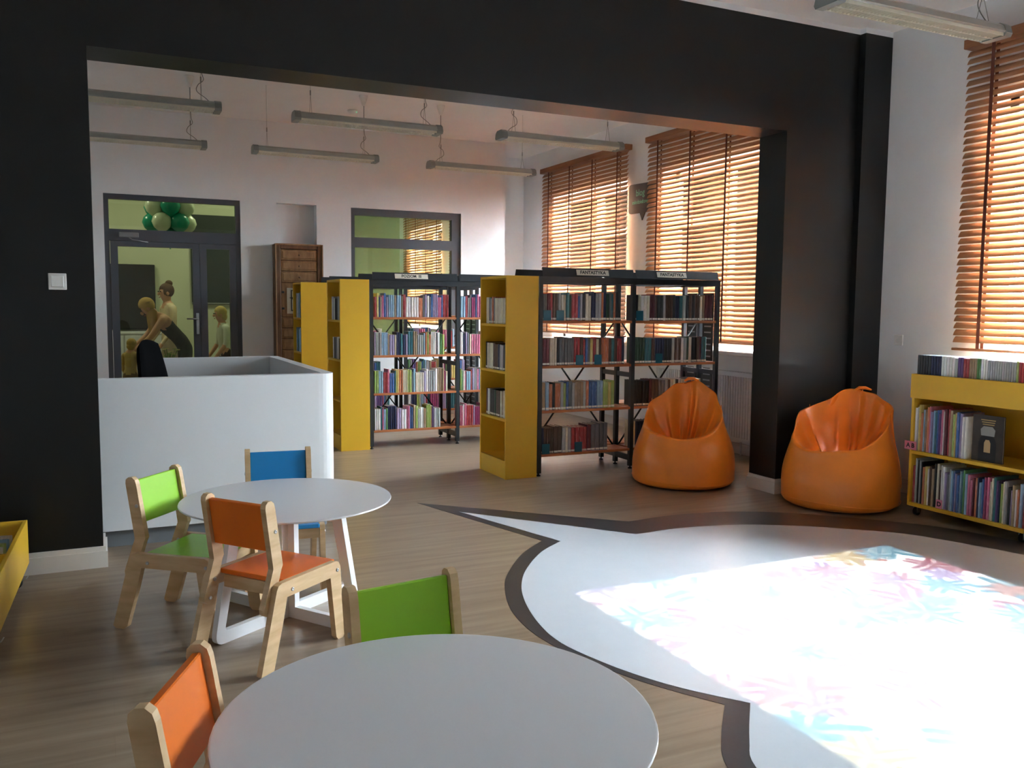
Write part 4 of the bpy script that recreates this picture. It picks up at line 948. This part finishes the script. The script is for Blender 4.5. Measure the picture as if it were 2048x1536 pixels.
# people
SK = mat('skin', (214, 160, 124), .55); 
def person(label, loc, rotz, joints, zones, hair, scale=1.0, face=True):
    """joints: name -> (pos, radius); one skinned surface; zones maps bone names to materials"""
    t = thing('person', label, 'person', (*loc, 0), rotz); t.scale = (scale,)*3
    names = list(joints); idx = {n: i for i, n in enumerate(names)}; edges = []
    E_ = [('pelvis', 'waist'), ('waist', 'chest'), ('chest', 'upper'), ('upper', 'neck'), ('neck', 'jaw'), ('jaw', 'skull'), ('skull', 'crown')]
    for s in 'LR':
        E_ += [('upper', 'shoulder'+s), ('shoulder'+s, 'elbow'+s), ('elbow'+s, 'wrist'+s), ('wrist'+s, 'palm'+s), ('pelvis', 'hip'+s), ('hip'+s, 'knee'+s), ('knee'+s, 'ankle'+s), ('ankle'+s, 'toe'+s)]
    J = {k: (Vector(v[0]), v[1]) for k, v in joints.items()}
    for s in 'LR':   # five fingers from the palm
        w_, p_ = J['wrist'+s][0], J['palm'+s][0]; d = (p_-w_).normalized(); sd_ = d.cross(Vector((1, 0, 0) if abs(d.x) < .7 else (0, 0, 1))).normalized(); n_ = d.cross(sd_)
        for k, (o_, l_) in enumerate(((-.032, .05), (-.014, .075), (.003, .082), (.02, .075), (.034, .055))):
            J['f%s%d' % (s, k)] = (p_+d*.03+sd_*o_, .009); J['g%s%d' % (s, k)] = (p_+d*(.03+l_*.9)+sd_*o_*1.2+n_*.018, .007)
            E_ += [('palm'+s, 'f%s%d' % (s, k)), ('f%s%d' % (s, k), 'g%s%d' % (s, k))]
    fwd = Vector((1, 0, 0))
    hd = (J['crown'][0]-J['jaw'][0]).normalized(); fr_ = (fwd-hd*fwd.dot(hd)).normalized()
    names = list(J); idx = {n: i for i, n in enumerate(names)}
    me = bpy.data.meshes.new('body'); me.from_pydata([J[n][0] for n in names], [(idx[a], idx[b]) for a, b in E_], [])
    o = bpy.data.objects.new('body', me); C.objects.link(o); md = o.modifiers.new('skin', 'SKIN'); md.use_smooth_shade = True
    for n in names:
        r_ = J[n][1]; sv = me.skin_vertices[0].data[idx[n]]; sv.radius = r_ if isinstance(r_, tuple) else (r_, r_); sv.use_root = (n == 'pelvis')
    o.modifiers.new('sub', 'SUBSURF').levels = 2
    dg = bpy.context.evaluated_depsgraph_get(); nm = bpy.data.meshes.new_from_object(o.evaluated_get(dg)); bpy.data.objects.remove(o)
    mats = [SK]; zi = {}
    for bones, m in zones:
        mats.append(m)
        for b in bones: zi[b] = len(mats)-1
    nm.materials.clear()
    for m in mats: nm.materials.append(m)
    segs = [(a, b, J[a][0], J[b][0]) for a, b in E_]
    for p in nm.polygons:
        c_ = p.center; best = None
        for a, b, A, B in segs:
            d = B-A; u = max(0, min(1, (c_-A).dot(d)/d.length_squared)); dd_ = (c_-(A+d*u)).length
            if best is None or dd_ < best[0]: best = (dd_, a, b, u)
        key = best[2] if best[3] > .35 or best[1] not in zi else best[1]
        p.material_index = zi.get(best[2], zi.get(best[1], 0) if best[3] < .1 else 0); p.use_smooth = True
    body = link('body', nm, t)
    # face
    sk = J['skull'][0]; side = hd.cross(fr_)
    def ell(c_, rx, ry, rz, axes, nu=12, nv=8, m_=None):
        m_ = m_ or MB(); pr = [(cos(-pi/2+pi*k/nv), sin(-pi/2+pi*k/nv)) for k in range(nv+1)]; vs = []
        for u in range(nu):
            for r_, z_ in pr: vs.append(c_+axes[0]*(rx*r_*cos(2*pi*u/nu))+axes[1]*(ry*r_*sin(2*pi*u/nu))+axes[2]*(rz*z_))
        n = len(pr); m_.add(vs, [(u*n+i, ((u+1) % nu)*n+i, ((u+1) % nu)*n+i+1, u*n+i+1) for u in range(nu) for i in range(nv)], True); return m_
    ax = (fr_, side, hd)
    q = ell(sk+fr_*.092-hd*.02, .018, .013, .024, ax); q.build('nose', SK, body)
    for s in (-1, 1):
        q = ell(sk+fr_*.080+side*.032*s+hd*.012, .010, .013, .009, ax); q.build('eye', M['ink'], body)
        q = ell(sk+side*.083*s-hd*.01, .022, .012, .032, ax); q.build('ear', SK, body)
    q = ell(sk+fr_*.080-hd*.065, .010, .024, .008, ax); q.build('mouth', mat('lips', (176, 92, 84), .5), body)
    hm, style = hair; q = ell(sk-fr_*.022+hd*.028, .100, .098, .104, ax, 18, 12)
    q.v = [tuple(Vector(v)+(-fr_*.035 if (Vector(v)-sk).dot(fr_) > .055 and (Vector(v)-sk).dot(hd) < .05 else Vector((0, 0, 0)))) for v in q.v]
    if style == 'bun': ell(sk-fr_*.055+hd*.125, .05, .05, .045, ax, 12, 8, q)
    if style == 'long':
        down = Vector((0, 0, -1))
        for s in (-1, 0, 1):
            base = sk-fr_*.05+side*.05*s; pts = [base+hd*.06, base-fr_*.02+down*.10, base-fr_*.03+down*.24+side*.012*s, base-fr_*.01+down*.36]
            q.tube(pts, [.055, .062, .055, .02], 10)
    if style == 'short': ell(sk-fr_*.06-hd*.04, .06, .085, .08, ax, 14, 8, q)
    q.build('hair', hm, t)
    return t
def stand(bend=0, arms=((.06, .0), (.06, .0)), reach=None, turn=0):
    """standing figure 1.66 m tall facing +x; bend tips the trunk forward (radians)"""
    hipz = .90; J = {}
    def tr(x, y, z):
        dz = z-hipz; return (x*cos(bend)+dz*sin(bend), y, hipz+dz*cos(bend)-x*sin(bend))
    J['pelvis'] = ((0, 0, hipz), (.15, .115)); J['waist'] = (tr(0, 0, 1.04), (.12, .095)); J['chest'] = (tr(.01, 0, 1.20), (.14, .105)); J['upper'] = (tr(0, 0, 1.34), (.115, .085))
    nb = bend*.35
    J['neck'] = (tr(.005, 0, 1.43), .048); J['jaw'] = (tr(.02, 0, 1.485), (.066, .07)); J['skull'] = (tr(.028, 0, 1.56), (.078, .09)); J['crown'] = (tr(.015, 0, 1.625), (.06, .07))
    for s, k in (('L', 1), ('R', -1)):
        sh = Vector(tr(0, .165*k, 1.345)); ef, ez = arms[0 if k > 0 else 1]
        J['shoulder'+s] = (tuple(sh), .052)
        if reach:
            el = sh+Vector((reach[0]*.27, .03*k, reach[1]*.27)); wr = el+Vector((reach[2]*.24, -.02*k, reach[3]*.24)); d = (wr-el).normalized()
        else:
            el = sh+Vector((.02, .045*k, -.27)); wr = el+Vector((.10+ef, -.02*k, -.21+ez)); d = (wr-el).normalized()
        J['elbow'+s] = (tuple(el), .04); J['wrist'+s] = (tuple(wr), .028); J['palm'+s] = (tuple(wr+d*.07), (.034, .022))
        J['hip'+s] = ((0, .09*k, .85), .092); J['knee'+s] = ((.015, .095*k, .47), .06); J['ankle'+s] = ((-.015, .095*k, .085), .038); J['toe'+s] = ((.13, .11*k, .035), .032)
    return J
cl = lambda n, c_: mat(n, c_, .8, noise=.05, nscale=9)
TOP = ['waist', 'chest', 'upper', 'shoulderL', 'shoulderR', 'elbowL', 'elbowR']; LEG = ['pelvis', 'hipL', 'hipR', 'kneeL', 'kneeR', 'ankleL', 'ankleR']; FEET = ['toeL', 'toeR']
shoe = cl('dark_shoe', (40, 36, 34))
person('standing woman with a hair bun and cream blouse behind the glass door', (.86, 12.9), R(200), stand(.04), [(TOP+['wristL', 'wristR'], cl('cream_blouse', (222, 200, 164))), (LEG, cl('beige_trousers', (176, 160, 132))), (FEET, shoe)], (cl('brown_hair', (92, 66, 44)), 'bun'))
pat = mat('patterned_dress', (40, 42, 46), .7, noise=.95, nscale=16)
person('blonde woman in a dark patterned dress bending forward behind the glass door', (.97, 11.9), R(185), stand(.72, reach=(.55, -.83, .75, -.65)), [(['waist', 'chest', 'upper', 'pelvis', 'hipL', 'hipR', 'kneeL', 'kneeR'], pat), (FEET, shoe)], (cl('blonde_hair', (198, 160, 88)), 'long'), .98)
person('blonde person in a white top behind the sidelight of the glass door', (1.49, 12.05), R(190), stand(.10), [(TOP, cl('white_top', (222, 224, 200))), (LEG, cl('dark_skirt', (58, 40, 36))), (FEET, shoe)], (cl('pale_blonde_hair', (206, 178, 104)), 'short'), .82)
person('child in a beige jacket behind the glass door by the office chair', (.30, 11.42), R(60), stand(.12), [(TOP+['wristL', 'wristR', 'pelvis'], cl('beige_jacket', (204, 170, 104))), (['hipL', 'hipR', 'kneeL', 'kneeR', 'ankleL', 'ankleR'], cl('brown_trousers', (120, 92, 66))), (FEET, shoe)], (cl('fair_hair', (196, 160, 84)), 'short'), .585)

# small table with a bunch of flowers
ht = thing('hall_table', 'small white table with flowers behind the glass door', 'table', (.72, 11.35, 0))
q = MB(); q.cbox(-.16, .2, -.16, .16, .60, .625, .003); q.build('top', M['white_lacquer'], ht)
for x in (-.14, .18):
    for y in (-.14, .14): q = MB(); q.box(x-.015, x+.015, y-.015, y+.015, 0, .60); q.build('leg', M['white_lacquer'], ht)
fl = thing('flower_bunch', 'bunch of yellow-green flowers in a pot on the hall table', 'flowers', (.74, 11.35, .625))
q = MB(); q.lathe([(0, 0), (.045, 0), (.06, .09), (.055, .09), (.045, .02), (0, .02)], 18); q.build('pot', M['paper'], fl)
rnd = random.Random(4); gm = mat('leaf_green', (110, 150, 60), .6); ym = mat('yellow_petals', (214, 206, 120), .6)
for k in range(16):
    a = rnd.uniform(0, 6.28); r_ = rnd.uniform(.02, .12); z = rnd.uniform(.13, .24); x, y = r_*cos(a), r_*sin(a)
    q = MB(); q.tube([(x*.2, y*.2, .03), (x*.6, y*.6, z*.6), (x, y, z)], .004, 5); st = q.build('stem', gm, fl)
    q = MB()
    for p in range(7):
        b = 2*pi*p/7; q.add([(x, y, z), (x+.022*cos(b-.35), y+.022*sin(b-.35), z+.008), (x+.036*cos(b), y+.036*sin(b), z+.002), (x+.022*cos(b+.35), y+.022*sin(b+.35), z+.008)], [(0, 1, 2, 3)])
    q.build('blossom', ym if k % 3 else gm, st)
